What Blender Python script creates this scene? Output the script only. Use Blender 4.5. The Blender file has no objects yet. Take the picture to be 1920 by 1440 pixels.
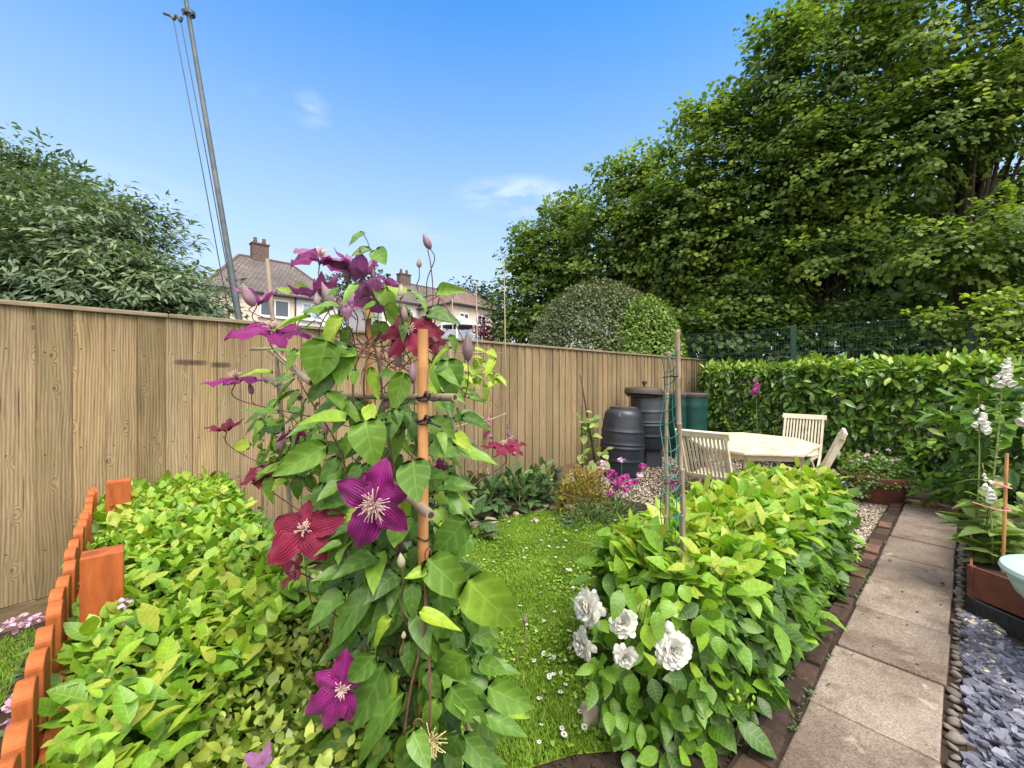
import bpy, math, random
import numpy as np
from mathutils import Vector, Matrix

rng = np.random.default_rng(11)
random.seed(5)
sc = bpy.context.scene
COL = sc.collection
R = math.radians

# ------------------------------------------------------------------ camera
F, CX, HY, CH = 780.0, 960.0, 707.0, 1.55       # photo focal length in px, centre column, horizon row, eye height in m
cd = bpy.data.cameras.new('camera'); cam = bpy.data.objects.new('camera', cd); COL.objects.link(cam)
cam.location = (0, 0, CH); cam.rotation_euler = (R(90), 0, 0)
cd.sensor_width = 36; cd.lens = 36 * F / 1920; cd.shift_y = -13 / 1920
cd.clip_start = 0.02; cd.clip_end = 2000
sc.camera = cam

# ------------------------------------------------------------------ sky, sun, exposure
SUN_EL, SUN_AZ = R(60), R(140)                   # azimuth clockwise from +Y
w = bpy.data.worlds.new('World'); sc.world = w; w.use_nodes = True
nt = w.node_tree; nt.nodes.clear()
def N(nt, t, **k):
    n = nt.nodes.new(t)
    for a, b in k.items(): setattr(n, a, b)
    return n
out = N(nt, 'ShaderNodeOutputWorld'); bg = N(nt, 'ShaderNodeBackground'); bg.inputs[1].default_value = 0.13
sky = N(nt, 'ShaderNodeTexSky', sky_type='NISHITA'); sky.sun_disc = False
sky.sun_elevation = SUN_EL; sky.sun_rotation = SUN_AZ; sky.air_density = 1.0; sky.dust_density = 0.6; sky.ozone_density = 2.0
# thin wisps of cloud, by direction in the sky
tc = N(nt, 'ShaderNodeTexCoord'); mp = N(nt, 'ShaderNodeMapping'); mp.inputs['Scale'].default_value = (5, 5, 16)
nz = N(nt, 'ShaderNodeTexNoise'); nz.inputs['Scale'].default_value = 1.6; nz.inputs['Detail'].default_value = 8; nz.inputs['Roughness'].default_value = .6
nt.links.new(tc.outputs['Generated'], mp.inputs[0]); nt.links.new(mp.outputs[0], nz.inputs[0])
def cloud_mask(d, r, sharp):
    d = Vector(d).normalized()
    sb = N(nt, 'ShaderNodeVectorMath', operation='SUBTRACT'); sb.inputs[1].default_value = d
    nt.links.new(tc.outputs['Generated'], sb.inputs[0])
    ml = N(nt, 'ShaderNodeVectorMath', operation='MULTIPLY'); ml.inputs[1].default_value = (1 / r[0], 1 / r[0], 1 / r[1])
    nt.links.new(sb.outputs[0], ml.inputs[0])
    ln = N(nt, 'ShaderNodeVectorMath', operation='LENGTH'); nt.links.new(ml.outputs[0], ln.inputs[0])
    mr = N(nt, 'ShaderNodeMapRange'); mr.inputs[1].default_value = 1; mr.inputs[2].default_value = 0
    mr.inputs[3].default_value = 0; mr.inputs[4].default_value = sharp
    nt.links.new(ln.outputs['Value'], mr.inputs[0]); return mr.outputs[0]
def pxdir(px, py): return ((px - CX) / F, 1, (HY - py) / F)
masks = [cloud_mask(pxdir(975, 368), (.16, .045), 1.0), cloud_mask(pxdir(580, 205), (.045, .035), .6), cloud_mask(pxdir(505, 186), (.05, .018), .4),
         cloud_mask(pxdir(120, 330), (.25, .05), .4), cloud_mask(pxdir(760, 430), (.2, .03), .3)]
acc = masks[0]
for m_ in masks[1:]:
    ad = N(nt, 'ShaderNodeMath', operation='ADD'); nt.links.new(acc, ad.inputs[0]); nt.links.new(m_, ad.inputs[1]); acc = ad.outputs[0]
th = N(nt, 'ShaderNodeMapRange'); th.inputs[1].default_value = .42; th.inputs[2].default_value = .72
nt.links.new(nz.outputs[0], th.inputs[0])
cm = N(nt, 'ShaderNodeMath', operation='MULTIPLY', use_clamp=True); nt.links.new(acc, cm.inputs[0]); nt.links.new(th.outputs[0], cm.inputs[1])
hs = N(nt, 'ShaderNodeHueSaturation'); hs.inputs['Saturation'].default_value = 1.5; hs.inputs['Value'].default_value = .72
nt.links.new(sky.outputs[0], hs.inputs['Color'])
mx = N(nt, 'ShaderNodeMixRGB'); mx.inputs[2].default_value = (2.2, 2.35, 2.55, 1)
sxyz = N(nt, 'ShaderNodeSeparateXYZ'); nt.links.new(tc.outputs['Generated'], sxyz.inputs[0])
mh = N(nt, 'ShaderNodeMapRange', interpolation_type='SMOOTHSTEP'); mh.inputs[1].default_value = -.05; mh.inputs[2].default_value = .88; mh.inputs[3].default_value = .95; mh.inputs[4].default_value = 0
nt.links.new(sxyz.outputs[2], mh.inputs[0])
mz = N(nt, 'ShaderNodeMixRGB'); mz.inputs[2].default_value = (1.55, 1.74, 1.95, 1)          # the milky lower sky of a humid day
nt.links.new(mh.outputs[0], mz.inputs[0]); nt.links.new(hs.outputs[0], mz.inputs[1])
nt.links.new(cm.outputs[0], mx.inputs[0]); nt.links.new(mz.outputs[0], mx.inputs[1])
# unseen bright cloud bank, added overhead and behind the viewer as soft fill light
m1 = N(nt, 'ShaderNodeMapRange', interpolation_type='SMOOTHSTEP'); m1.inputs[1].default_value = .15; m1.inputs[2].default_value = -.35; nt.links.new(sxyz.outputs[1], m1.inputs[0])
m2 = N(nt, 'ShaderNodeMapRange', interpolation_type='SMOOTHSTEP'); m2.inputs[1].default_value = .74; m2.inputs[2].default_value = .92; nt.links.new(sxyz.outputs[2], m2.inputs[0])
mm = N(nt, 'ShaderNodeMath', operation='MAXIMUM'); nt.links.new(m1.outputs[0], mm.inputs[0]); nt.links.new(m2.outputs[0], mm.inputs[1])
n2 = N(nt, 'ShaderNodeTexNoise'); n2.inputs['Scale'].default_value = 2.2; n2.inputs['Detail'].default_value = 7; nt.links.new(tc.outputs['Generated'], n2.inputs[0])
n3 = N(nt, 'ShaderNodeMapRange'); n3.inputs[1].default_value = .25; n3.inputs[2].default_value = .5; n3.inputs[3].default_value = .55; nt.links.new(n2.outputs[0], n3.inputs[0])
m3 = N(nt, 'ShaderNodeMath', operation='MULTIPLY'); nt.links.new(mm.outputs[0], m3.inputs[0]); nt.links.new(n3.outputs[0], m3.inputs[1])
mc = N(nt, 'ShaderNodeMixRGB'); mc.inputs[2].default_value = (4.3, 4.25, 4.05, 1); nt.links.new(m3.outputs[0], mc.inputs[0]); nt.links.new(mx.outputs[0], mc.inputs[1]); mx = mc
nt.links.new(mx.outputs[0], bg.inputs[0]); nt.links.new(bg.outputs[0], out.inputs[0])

sl = bpy.data.lights.new('sun', 'SUN'); sl.energy = 1.5; sl.angle = R(35); sl.color = (1, .95, .86)
so = bpy.data.objects.new('sun', sl); COL.objects.link(so)
sd = Vector((math.sin(SUN_AZ) * math.cos(SUN_EL), math.cos(SUN_AZ) * math.cos(SUN_EL), math.sin(SUN_EL)))
so.rotation_euler = (-sd).to_track_quat('-Z', 'Y').to_euler()
sc.view_settings.view_transform = 'Standard'; sc.view_settings.look = 'None'; sc.view_settings.gamma = 1
sc.view_settings.exposure = 1.95
sc.render.engine = 'CYCLES'
sc.cycles.use_denoising = True
sc.cycles.max_bounces = 6; sc.cycles.transparent_max_bounces = 6

# ------------------------------------------------------------------ places
V3 = Vector
def P(px, py, Y): return V3(((px - CX) / F * Y, Y, CH + (HY - py) / F * Y))
def G(px, py, z=0.0):
    Y = F * (CH - z) / (py - HY); return V3(((px - CX) / F * Y, Y, z))
UA, VA = V3((.738, .675, 0)).normalized(), V3((.675, -.738, 0)).normalized()      # along / across the paved path
def UV(u, v, z=0.0): p = UA * u + VA * v; p.z = z; return p
FD, FN, F0 = V3((.695, .719, 0)).normalized(), V3((.719, -.695, 0)).normalized(), V3((-3.1, 2.5, 0))   # along the fence / towards the garden
def FP(s, t, z=0.0): p = F0 + FD * s + FN * t; p.z = z; return p

# ------------------------------------------------------------------ objects
def tag(o, label=None, cat=None, group=None, kind=None):
    if label: o['label'] = label
    if cat: o['category'] = cat
    if group: o['group'] = group
    if kind: o['kind'] = kind
    return o
def thing(name, label, cat, loc=(0, 0, 0), group=None, rz=0):
    o = bpy.data.objects.new(name, None); COL.objects.link(o); o.location = loc; o.rotation_euler.z = rz
    o.empty_display_size = .1
    return tag(o, label, cat, group)
def link(name, me, m, parent=None, local=False, smooth=True):
    o = bpy.data.objects.new(name, me); COL.objects.link(o)
    if m is not None:
        for q in (m if isinstance(m, (list, tuple)) else [m]): me.materials.append(q)
    if parent is not None:
        o.parent = parent
        if not local:
            if parent.type == 'EMPTY': o.matrix_parent_inverse = Matrix.Translation(-V3(parent.location))
    return o
def copy_tree(o, parent=None):
    c = o.copy(); COL.objects.link(c)
    if parent is not None: c.parent = parent; c.matrix_parent_inverse = o.matrix_parent_inverse.copy()
    for ch in list(o.children): copy_tree(ch, c)
    return c

def mesh_np(name, V, faces_idx, faces_start, tint=None, uv=None, smooth=True, mats=None):
    me = bpy.data.meshes.new(name)
    me.vertices.add(len(V)); me.vertices.foreach_set('co', np.ascontiguousarray(V, dtype=np.float32).ravel())
    me.loops.add(len(faces_idx)); me.loops.foreach_set('vertex_index', np.ascontiguousarray(faces_idx, dtype=np.int32))
    me.polygons.add(len(faces_start)); me.polygons.foreach_set('loop_start', np.ascontiguousarray(faces_start, dtype=np.int32))
    me.update(calc_edges=True); me.validate()
    if tint is not None:
        a = me.attributes.new('tint', 'FLOAT', 'POINT'); a.data.foreach_set('value', np.ascontiguousarray(tint, dtype=np.float32))
    if uv is not None:
        l = me.uv_layers.new(name='UVMap'); l.data.foreach_set('uv', np.ascontiguousarray(uv[faces_idx], dtype=np.float32).ravel())
    me.polygons.foreach_set('use_smooth', np.full(len(me.polygons), smooth))
    return me
def bulk(name, V, faces, tint=None, uv=None, smooth=True):
    """V (n,k,3): n copies of one k-vertex template with the given faces"""
    n, k = V.shape[:2]
    fi = np.concatenate([np.array(f) for f in faces]); ln = np.array([len(f) for f in faces])
    L = len(fi); idx = (fi[None] + (np.arange(n) * k)[:, None]).ravel()
    st = np.concatenate([[0], np.cumsum(ln)[:-1]]); start = (st[None] + (np.arange(n) * L)[:, None]).ravel()
    t = None if tint is None else np.repeat(tint, k)
    u = None if uv is None else np.tile(uv, (n, 1))
    return mesh_np(name, V.reshape(-1, 3), idx, start, t, u, smooth)

class MB:
    def __init__(s): s.v = []; s.f = []; s.t = []; s.n = 0
    def add(s, v, f, t=.5):
        v = [tuple(x) for x in v]; s.v += v; s.f += [tuple(i + s.n for i in q) for q in f]; s.t += [t] * len(v); s.n += len(v)
    def box(s, c, size, X=(1, 0, 0), Y=(0, 1, 0), Z=(0, 0, 1), t=.5):
        c, X, Y, Z = V3(c), V3(X), V3(Y), V3(Z); a, b, d = [q / 2 for q in size]
        vs = [c + X * a * i + Y * b * j + Z * d * k for k in (-1, 1) for j in (-1, 1) for i in (-1, 1)]
        s.add(vs, [(0, 2, 3, 1), (4, 5, 7, 6), (0, 1, 5, 4), (2, 6, 7, 3), (0, 4, 6, 2), (1, 3, 7, 5)], t)
    def bar(s, a, b, w_, d_, up=(0, 0, 1), t=.5):
        a, b = V3(a), V3(b); X = (b - a); L = X.length; X = X / L; Y = V3(up).cross(X)
        if Y.length < 1e-4: Y = V3((0, 1, 0)).cross(X)
        Y.normalize(); Z = X.cross(Y); s.box((a + b) / 2, (L, w_, d_), X, Y, Z, t)
    def tube(s, pts, r, n=7, cap=True, t=.5):
        pts = [V3(p) for p in pts]; m = len(pts); rr = r if hasattr(r, '__len__') else [r] * m
        d = (pts[1] - pts[0]).normalized(); u = d.orthogonal().normalized(); vs = []
        for i, p in enumerate(pts):
            d2 = (pts[min(i + 1, m - 1)] - pts[max(i - 1, 0)])
            if d2.length > 1e-9: d2.normalize(); u = (u - d2 * u.dot(d2)); u = u.normalized() if u.length > 1e-6 else d2.orthogonal().normalized(); d = d2
            w2 = d.cross(u)
            vs += [p + (u * math.cos(2 * math.pi * k / n) + w2 * math.sin(2 * math.pi * k / n)) * rr[i] for k in range(n)]
        fs = [(i * n + k, i * n + (k + 1) % n, (i + 1) * n + (k + 1) % n, (i + 1) * n + k) for i in range(m - 1) for k in range(n)]
        if cap: fs += [tuple(range(n - 1, -1, -1)), tuple((m - 1) * n + k for k in range(n))]
        s.add(vs, fs, t)
    def lathe(s, prof, c=(0, 0, 0), n=28, X=(1, 0, 0), Y=(0, 1, 0), Z=(0, 0, 1), t=.5, wob=0):
        c, X, Y, Z = V3(c), V3(X), V3(Y), V3(Z); vs = []
        for (r, z) in prof:
            vs += [c + (X * math.cos(2 * math.pi * k / n) + Y * math.sin(2 * math.pi * k / n)) * r * (1 + wob * math.sin(3 * k + z * 20)) + Z * z for k in range(n)]
        fs = [(i * n + k, i * n + (k + 1) % n, (i + 1) * n + (k + 1) % n, (i + 1) * n + k) for i in range(len(prof) - 1) for k in range(n)]
        s.add(vs, fs, t)
    def prism(s, poly, z0, z1, t=.5):
        n = len(poly); vs = [(p[0], p[1], z0) for p in poly] + [(p[0], p[1], z1) for p in poly]
        s.add(vs, [tuple(range(n - 1, -1, -1)), tuple(range(n, 2 * n))] + [(i, (i + 1) % n, n + (i + 1) % n, n + i) for i in range(n)], t)
    def build(s, name, m, parent=None, local=False, smooth=False, bevel=0, seg=2):
        me = bpy.data.meshes.new(name); me.from_pydata(s.v, [], s.f); me.update()
        a = me.attributes.new('tint', 'FLOAT', 'POINT'); a.data.foreach_set('value', np.array(s.t, dtype=np.float32))
        if smooth: me.polygons.foreach_set('use_smooth', np.ones(len(me.polygons), dtype=bool))
        o = link(name, me, m, parent, local)
        if smooth == 'auto':
            try: me.set_sharp_from_angle(angle=R(35))
            except Exception: pass
        if bevel:
            b = o.modifiers.new('bevel', 'BEVEL'); b.width = bevel; b.segments = seg; b.limit_method = 'ANGLE'; b.angle_limit = R(40)
        return o
def spline(pts, n=8):
    pts = [V3(p) for p in pts]; q = [pts[0] * 2 - pts[1]] + pts + [pts[-1] * 2 - pts[-2]]; o = []
    for i in range(1, len(q) - 2):
        a, b, c, d = q[i - 1:i + 3]
        for k in range(n):
            t = k / n; o.append(.5 * ((2 * b) + (c - a) * t + (2 * a - 5 * b + 4 * c - d) * t * t + (3 * b - a - 3 * c + d) * t ** 3))
    o.append(pts[-1]); return o

# ------------------------------------------------------------------ materials
def newmat(name, base=(.5, .5, .5), rough=.6, spec=.4, metal=0):
    m = bpy.data.materials.new(name); m.use_nodes = True; t = m.node_tree; p = t.nodes['Principled BSDF']
    p.inputs['Base Color'].default_value = (*base, 1); p.inputs['Roughness'].default_value = rough
    p.inputs['Specular IOR Level'].default_value = spec; p.inputs['Metallic'].default_value = metal
    return m, t, p
def ramp(t, fac, stops):
    r = N(t, 'ShaderNodeValToRGB'); e = r.color_ramp.elements
    while len(e) < len(stops): e.new(.5)
    for i, (p, c) in enumerate(stops): e[i].position = p; e[i].color = (*c, 1) if len(c) == 3 else c
    t.links.new(fac, r.inputs[0]); return r.outputs[0]
def mth(t, op, a, b=None, clamp=False):
    n = N(t, 'ShaderNodeMath', operation=op, use_clamp=clamp)
    for i, x in enumerate((a, b)):
        if x is None: continue
        if isinstance(x, (int, float)): n.inputs[i].default_value = x
        else: t.links.new(x, n.inputs[i])
    return n.outputs[0]
def mixc(t, fac, a, b, mode='MIX'):
    n = N(t, 'ShaderNodeMixRGB', blend_type=mode)
    for i, x in enumerate((fac, a, b)):
        if isinstance(x, (int, float)): n.inputs[i].default_value = x
        elif isinstance(x, tuple): n.inputs[i].default_value = (*x, 1)
        else: t.links.new(x, n.inputs[i])
    return n.outputs[0]
def noise(t, scale, vec=None, detail=5, rough=.6, sc3=None, dist=0):
    n = N(t, 'ShaderNodeTexNoise'); n.inputs['Scale'].default_value = scale; n.inputs['Detail'].default_value = detail
    n.inputs['Roughness'].default_value = rough; n.inputs['Distortion'].default_value = dist
    if vec is None: vec = N(t, 'ShaderNodeTexCoord').outputs['Object']
    if sc3: mp = N(t, 'ShaderNodeMapping'); mp.inputs['Scale'].default_value = sc3; t.links.new(vec, mp.inputs[0]); vec = mp.outputs[0]
    t.links.new(vec, n.inputs['Vector']); return n.outputs[0]
def bump(t, p, h, s=.4, d=.01):
    b = N(t, 'ShaderNodeBump'); b.inputs['Strength'].default_value = s; b.inputs['Distance'].default_value = d
    t.links.new(h, b.inputs['Height']); t.links.new(b.outputs[0], p.inputs['Normal'])
def simple(name, base, rough=.6, var=.25, scale=8, spec=.4, metal=0, bmp=.2, bscale=None, dirt=None, sc3=None):
    m, t, p = newmat(name, base, rough, spec, metal)
    f = noise(t, scale, sc3=sc3)
    lo = tuple(c * (1 - var) for c in base); hi = tuple(min(1, c * (1 + var)) for c in base)
    c = ramp(t, f, [(.3, lo), (.7, hi)])
    if dirt:
        g = noise(t, scale * .35, sc3=sc3, detail=7); gm = ramp(t, g, [(.5, (0, 0, 0)), (.68, (1, 1, 1))]); c = mixc(t, gm, c, dirt)
    t.links.new(c, p.inputs['Base Color'])
    if bmp: bump(t, p, noise(t, bscale or scale * 4, sc3=sc3), bmp, .004)
    return m
def tintmat(name, stops, rough=.6, spec=.35, bmp=0, bscale=60, var=.2):
    m, t, p = newmat(name, (.5, .5, .5), rough, spec)
    at = N(t, 'ShaderNodeAttribute', attribute_name='tint')
    c = ramp(t, at.outputs['Fac'], stops)
    if var:
        f = noise(t, bscale * .5); c = mixc(t, 1.0, c, ramp(t, f, [(.3, (1 - var,) * 3), (.7, (1 + var,) * 3)]), 'MULTIPLY')
    t.links.new(c, p.inputs['Base Color'])
    if bmp: bump(t, p, noise(t, bscale), bmp, .003)
    return m
def leafmat(name, stops, rough=.45, trans=.32, vein=.35, spec=.4, nveins=7, tcol=(1.15, 1.25, .5), bmp=.25, depth=True):
    m, t, p = newmat(name, (.1, .2, .05), rough, spec)
    at = N(t, 'ShaderNodeAttribute', attribute_name='tint'); c = ramp(t, at.outputs['Fac'], stops)
    uv = N(t, 'ShaderNodeUVMap'); sx = N(t, 'ShaderNodeSeparateXYZ'); t.links.new(uv.outputs[0], sx.inputs[0])
    a = mth(t, 'ABSOLUTE', mth(t, 'SUBTRACT', sx.outputs[0], .5)); a2 = mth(t, 'MULTIPLY', a, 2.0)
    mid = mth(t, 'SUBTRACT', 1.0, mth(t, 'MULTIPLY', a2, 12.0), True)
    ph = mth(t, 'SUBTRACT', mth(t, 'MULTIPLY', sx.outputs[1], nveins * 6.283), mth(t, 'MULTIPLY', a2, 5.0))
    sv = mth(t, 'MULTIPLY', mth(t, 'POWER', mth(t, 'ADD', mth(t, 'MULTIPLY', mth(t, 'SINE', ph), .5), .5), 6.0), .6)
    vv = mth(t, 'MAXIMUM', mid, sv)
    if vein: c = mixc(t, mth(t, 'MULTIPLY', vv, vein), c, mixc(t, .5, c, (.35, .5, .18), 'ADD'))
    g = noise(t, 40); c = mixc(t, 1.0, c, ramp(t, g, [(.3, (.8, .8, .8)), (.7, (1.15, 1.15, 1.15))]), 'MULTIPLY')
    t.links.new(c, p.inputs['Base Color'])
    if bmp: bump(t, p, mth(t, 'SUBTRACT', 1.0, vv), bmp, .002)
    tr = N(t, 'ShaderNodeBsdfTranslucent'); t.links.new(mixc(t, 1.0, c, tcol, 'MULTIPLY'), tr.inputs[0])
    ms = N(t, 'ShaderNodeMixShader'); ms.inputs[0].default_value = trans
    o = t.nodes['Material Output']; t.links.new(p.outputs[0], ms.inputs[1]); t.links.new(tr.outputs[0], ms.inputs[2]); t.links.new(ms.outputs[0], o.inputs[0])
    return m

M = {}
M['soil'] = simple('soil', (.035, .024, .017), .95, .5, 14, .2, bmp=.9, bscale=40)
M['lawn'] = simple('lawn_base', (.16, .20, .025), .95, .4, 5, .2, bmp=.6, bscale=60, dirt=(.07, .075, .02))
M['orange'] = simple('orange_paint', (.35, .088, .020), .68, .34, 26, .3, bmp=.7, bscale=70, dirt=(.20, .048, .016), sc3=(1, 1, .22))
M['cream'] = simple('cream_paint', (.58, .50, .375), .5, .10, 16, .4, bmp=.15, bscale=60, dirt=(.40, .32, .21))
M['black_plastic'] = simple('black_plastic', (.013, .018, .028), .42, .2, 5, .5, bmp=.06, bscale=40, dirt=(.03, .034, .042))
M['green_plastic'] = simple('green_plastic', (.008, .055, .045), .4, .15, 5, .5, bmp=.05, bscale=40)
M['lid'] = simple('brown_black_lid', (.06, .045, .04), .55, .3, 8, .4, bmp=.1)
M['terracotta'] = simple('terracotta', (.16, .065, .04), .8, .3, 9, .3, bmp=.3, dirt=(.07, .035, .025))
M['terracotta_light'] = simple('terracotta_light', (.25, .11, .06), .8, .2, 9, .3, bmp=.3)
M['corten'] = simple('rusty_steel', (.15, .052, .032), .8, .25, 7, .3, bmp=.3, bscale=80, dirt=(.08, .03, .02))
M['rubber'] = simple('black_rubber', (.025, .025, .027), .85, .4, 25, .3, bmp=.7, bscale=120)
M['turquoise'] = simple('turquoise_glaze', (.40, .52, .47), .35, .08, 6, .5, bmp=.03)
M['green_metal'] = simple('green_metal', (.005, .045, .032), .5, .15, 5, .5, bmp=0)
M['grey_metal'] = simple('grey_metal', (.085, .10, .11), .6, .25, 10, .4, .2, bmp=.1, dirt=(.15, .15, .14))
M['wire'] = simple('wire', (.05, .05, .055), .5, .1, 5)
M['cable_tie'] = simple('cable_tie', (.012, .012, .013), .4, .1, 5, .5, bmp=0)
M['net'] = simple('green_net', (.02, .16, .13), .45, .15, 9, .5, bmp=0)
M['string'] = simple('pink_string', (.62, .22, .26), .8, .1, 9)
M['bark'] = simple('bark', (.06, .047, .034), .9, .4, 12, .2, bmp=.8, bscale=30, sc3=(1, 1, .3))
M['twig'] = simple('twig', (.05, .038, .022), .9, .4, 12, .2, bmp=.4)
M['stem_green'] = simple('green_stem', (.16, .22, .06), .6, .25, 20, .3, bmp=.1)
M['vine'] = simple('vine_stem', (.14, .065, .05), .6, .3, 30, .3, bmp=.2)
M['stone'] = simple('stone', (.33, .27, .2), .9, .35, 10, .3, bmp=.8, bscale=30, dirt=(.10, .09, .06))
M['white_paint'] = simple('white_paint', (.72, .73, .74), .5, .06, 6, .4, bmp=0)
M['cream_render'] = simple('cream_render', (.62, .52, .42), .9, .06, 2, .2, bmp=.2, bscale=20)
M['white_render'] = simple('white_render', (.66, .64, .64), .9, .06, 2, .2, bmp=.2, bscale=20)
M['pink_render'] = simple('pink_render', (.46, .36, .34), .9, .06, 2, .2, bmp=.2, bscale=20)
M['chimney'] = simple('chimney_brick', (.13, .088, .078), .9, .3, 6, .2, bmp=.4)
M['dark_glass'] = simple('window_glass', (.05, .07, .10), .08, .2, .6, .6, bmp=0)
M['curtain_glass'] = simple('curtained_window', (.30, .38, .50), .15, .3, 3, .6, bmp=0)
M['clear_glass'] = simple('lantern_glass', (.10, .10, .09), .1, .1, 3, .6, bmp=0)
def bamboo(name, a, b):
    m, t, p = newmat(name, a, .55, .4)
    f = noise(t, 10, sc3=(30, 30, 2)); g = noise(t, 6)
    c = mixc(t, ramp(t, g, [(.4, (0, 0, 0)), (.65, (1, 1, 1))]), ramp(t, f, [(.3, a), (.7, tuple(x * 1.3 for x in a))]), b)
    t.links.new(c, p.inputs['Base Color']); bump(t, p, f, .25, .003); return m
M['bamboo'] = bamboo('bamboo', (.42, .20, .075), (.34, .15, .055))
M['bamboo_pale'] = bamboo('bamboo_pale', (.27, .205, .145), (.19, .14, .10))
M['bamboo_hollow_shade'] = simple('bamboo_hollow_shade', (.05, .035, .02), .9, .2, 20)

def fence_material():
    m, t, p = newmat('weathered_boards', (.3, .22, .13), .85, .25)
    tcn = N(t, 'ShaderNodeTexCoord'); sx = N(t, 'ShaderNodeSeparateXYZ'); t.links.new(tcn.outputs['Object'], sx.inputs[0])
    bi = mth(t, 'FLOOR', mth(t, 'DIVIDE', sx.outputs[0], .157))
    wn = N(t, 'ShaderNodeTexWhiteNoise', noise_dimensions='1D'); t.links.new(bi, wn.inputs['W'])
    off = N(t, 'ShaderNodeCombineXYZ'); t.links.new(mth(t, 'MULTIPLY', wn.outputs['Value'], 7.0), off.inputs[2]); t.links.new(bi, off.inputs[1])
    ad = N(t, 'ShaderNodeVectorMath', operation='ADD'); t.links.new(tcn.outputs['Object'], ad.inputs[0]); t.links.new(off.outputs[0], ad.inputs[1])
    vec = ad.outputs[0]
    # knots: stretched cells, warp of the grain around each
    mp = N(t, 'ShaderNodeMapping'); mp.inputs['Scale'].default_value = (12, 6, 5.6); t.links.new(vec, mp.inputs[0])
    vo = N(t, 'ShaderNodeTexVoronoi'); vo.inputs['Scale'].default_value = 1.0; vo.inputs['Randomness'].default_value = .95; t.links.new(mp.outputs[0], vo.inputs['Vector'])
    kd = vo.outputs['Distance']
    sel = N(t, 'ShaderNodeSeparateColor'); t.links.new(vo.outputs['Color'], sel.inputs[0]); pick = mth(t, 'GREATER_THAN', sel.outputs[0], .62)
    knot = mth(t, 'MULTIPLY', ramp(t, kd, [(.04, (1, 1, 1)), (.12, (0, 0, 0))]), pick)
    halo = mth(t, 'MULTIPLY', ramp(t, kd, [(.08, (1, 1, 1)), (.40, (0, 0, 0))]), pick)
    # annual-ring lines: bands across x bent by the knots and a low noise
    ln = noise(t, 1.0, vec, 3, .5, (5, 5, 1.1))
    ph = mth(t, 'ADD', mth(t, 'MULTIPLY', sx.outputs[0], 400.0), mth(t, 'ADD', mth(t, 'MULTIPLY', ln, 30.0), mth(t, 'MULTIPLY', halo, 20.0)))
    ring = mth(t, 'ADD', mth(t, 'MULTIPLY', mth(t, 'SINE', ph), .5), .5)
    fine = noise(t, 1.0, vec, 8, .75, (90, 40, 3.2))
    grain = mth(t, 'ADD', mth(t, 'MULTIPLY', ring, .22), mth(t, 'MULTIPLY', fine, .78))
    c = ramp(t, grain, [(.28, (.135, .094, .058)), (.5, (.285, .21, .132)), (.74, (.41, .32, .21))])
    pb = ramp(t, wn.outputs['Value'], [(0, (.72, .70, .62)), (.5, (1, 1, 1)), (1, (1.12, 1.05, .92))]); c = mixc(t, 1.0, c, pb, 'MULTIPLY')
    big = noise(t, 1.0, tcn.outputs['Object'], 6, .65, (2.2, 2, .8)); c = mixc(t, 1.0, c, ramp(t, big, [(.3, (.72, .72, .66)), (.7, (1.15, 1.12, 1.05))]), 'MULTIPLY')
    gr = noise(t, 1.0, tcn.outputs['Object'], 6, .7, (3, 3, 1.2)); c = mixc(t, mth(t, 'MULTIPLY', ramp(t, gr, [(.5, (0, 0, 0)), (.7, (1, 1, 1))]), .35), c, (.24, .22, .09))
    # rain streaks running down from under the cap, damp green foot
    st = noise(t, 1.0, tcn.outputs['Object'], 5, .6, (22, 5, .7)); zt = N(t, 'ShaderNodeMapRange'); zt.inputs[1].default_value = 1.55; zt.inputs[2].default_value = 1.97
    t.links.new(sx.outputs[2], zt.inputs[0]); sm = mth(t, 'MULTIPLY', ramp(t, st, [(.45, (0, 0, 0)), (.62, (1, 1, 1))]), zt.outputs[0]); c = mixc(t, mth(t, 'MULTIPLY', sm, .6), c, (.11, .075, .04))
    zb = N(t, 'ShaderNodeMapRange'); zb.inputs[1].default_value = .75; zb.inputs[2].default_value = .1; t.links.new(sx.outputs[2], zb.inputs[0])
    c = mixc(t, mth(t, 'MULTIPLY', mth(t, 'MULTIPLY', zb.outputs[0], big), .8), c, (.13, .115, .055))
    # checks (drying cracks)
    ck = noise(t, 1.0, vec, 4, .6, (60, 20, 1.3)); crack = ramp(t, ck, [(.30, (1, 1, 1)), (.335, (0, 0, 0))]); c = mixc(t, mth(t, 'MULTIPLY', crack, .75), c, (.05, .033, .02))
    c = mixc(t, mth(t, 'MULTIPLY', knot, .8), c, (.075, .043, .022))
    fs = mth(t, 'FRACT', mth(t, 'DIVIDE', sx.outputs[0], .157)); se = mth(t, 'LESS_THAN', fs, mth(t, 'ADD', .012, mth(t, 'MULTIPLY', fine, .022))); c = mixc(t, mth(t, 'MULTIPLY', se, .6), c, (.06, .042, .028))
    # two dark scorch-like smudges
    for (x0, z0, rx, rz_) in ((.935, 1.66, .115, .026), (1.125, 1.645, .075, .026)):
        dx = mth(t, 'DIVIDE', mth(t, 'SUBTRACT', sx.outputs[0], x0), rx); dz = mth(t, 'DIVIDE', mth(t, 'SUBTRACT', sx.outputs[2], z0), rz_)
        d4 = mth(t, 'ADD', mth(t, 'POWER', mth(t, 'ABSOLUTE', dx), 4.0), mth(t, 'POWER', mth(t, 'ABSOLUTE', dz), 3.0))
        k = mth(t, 'SUBTRACT', 1.25, mth(t, 'ADD', d4, mth(t, 'MULTIPLY', fine, .5)), True); c = mixc(t, mth(t, 'MULTIPLY', k, .85), c, (.05, .033, .025))
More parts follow.
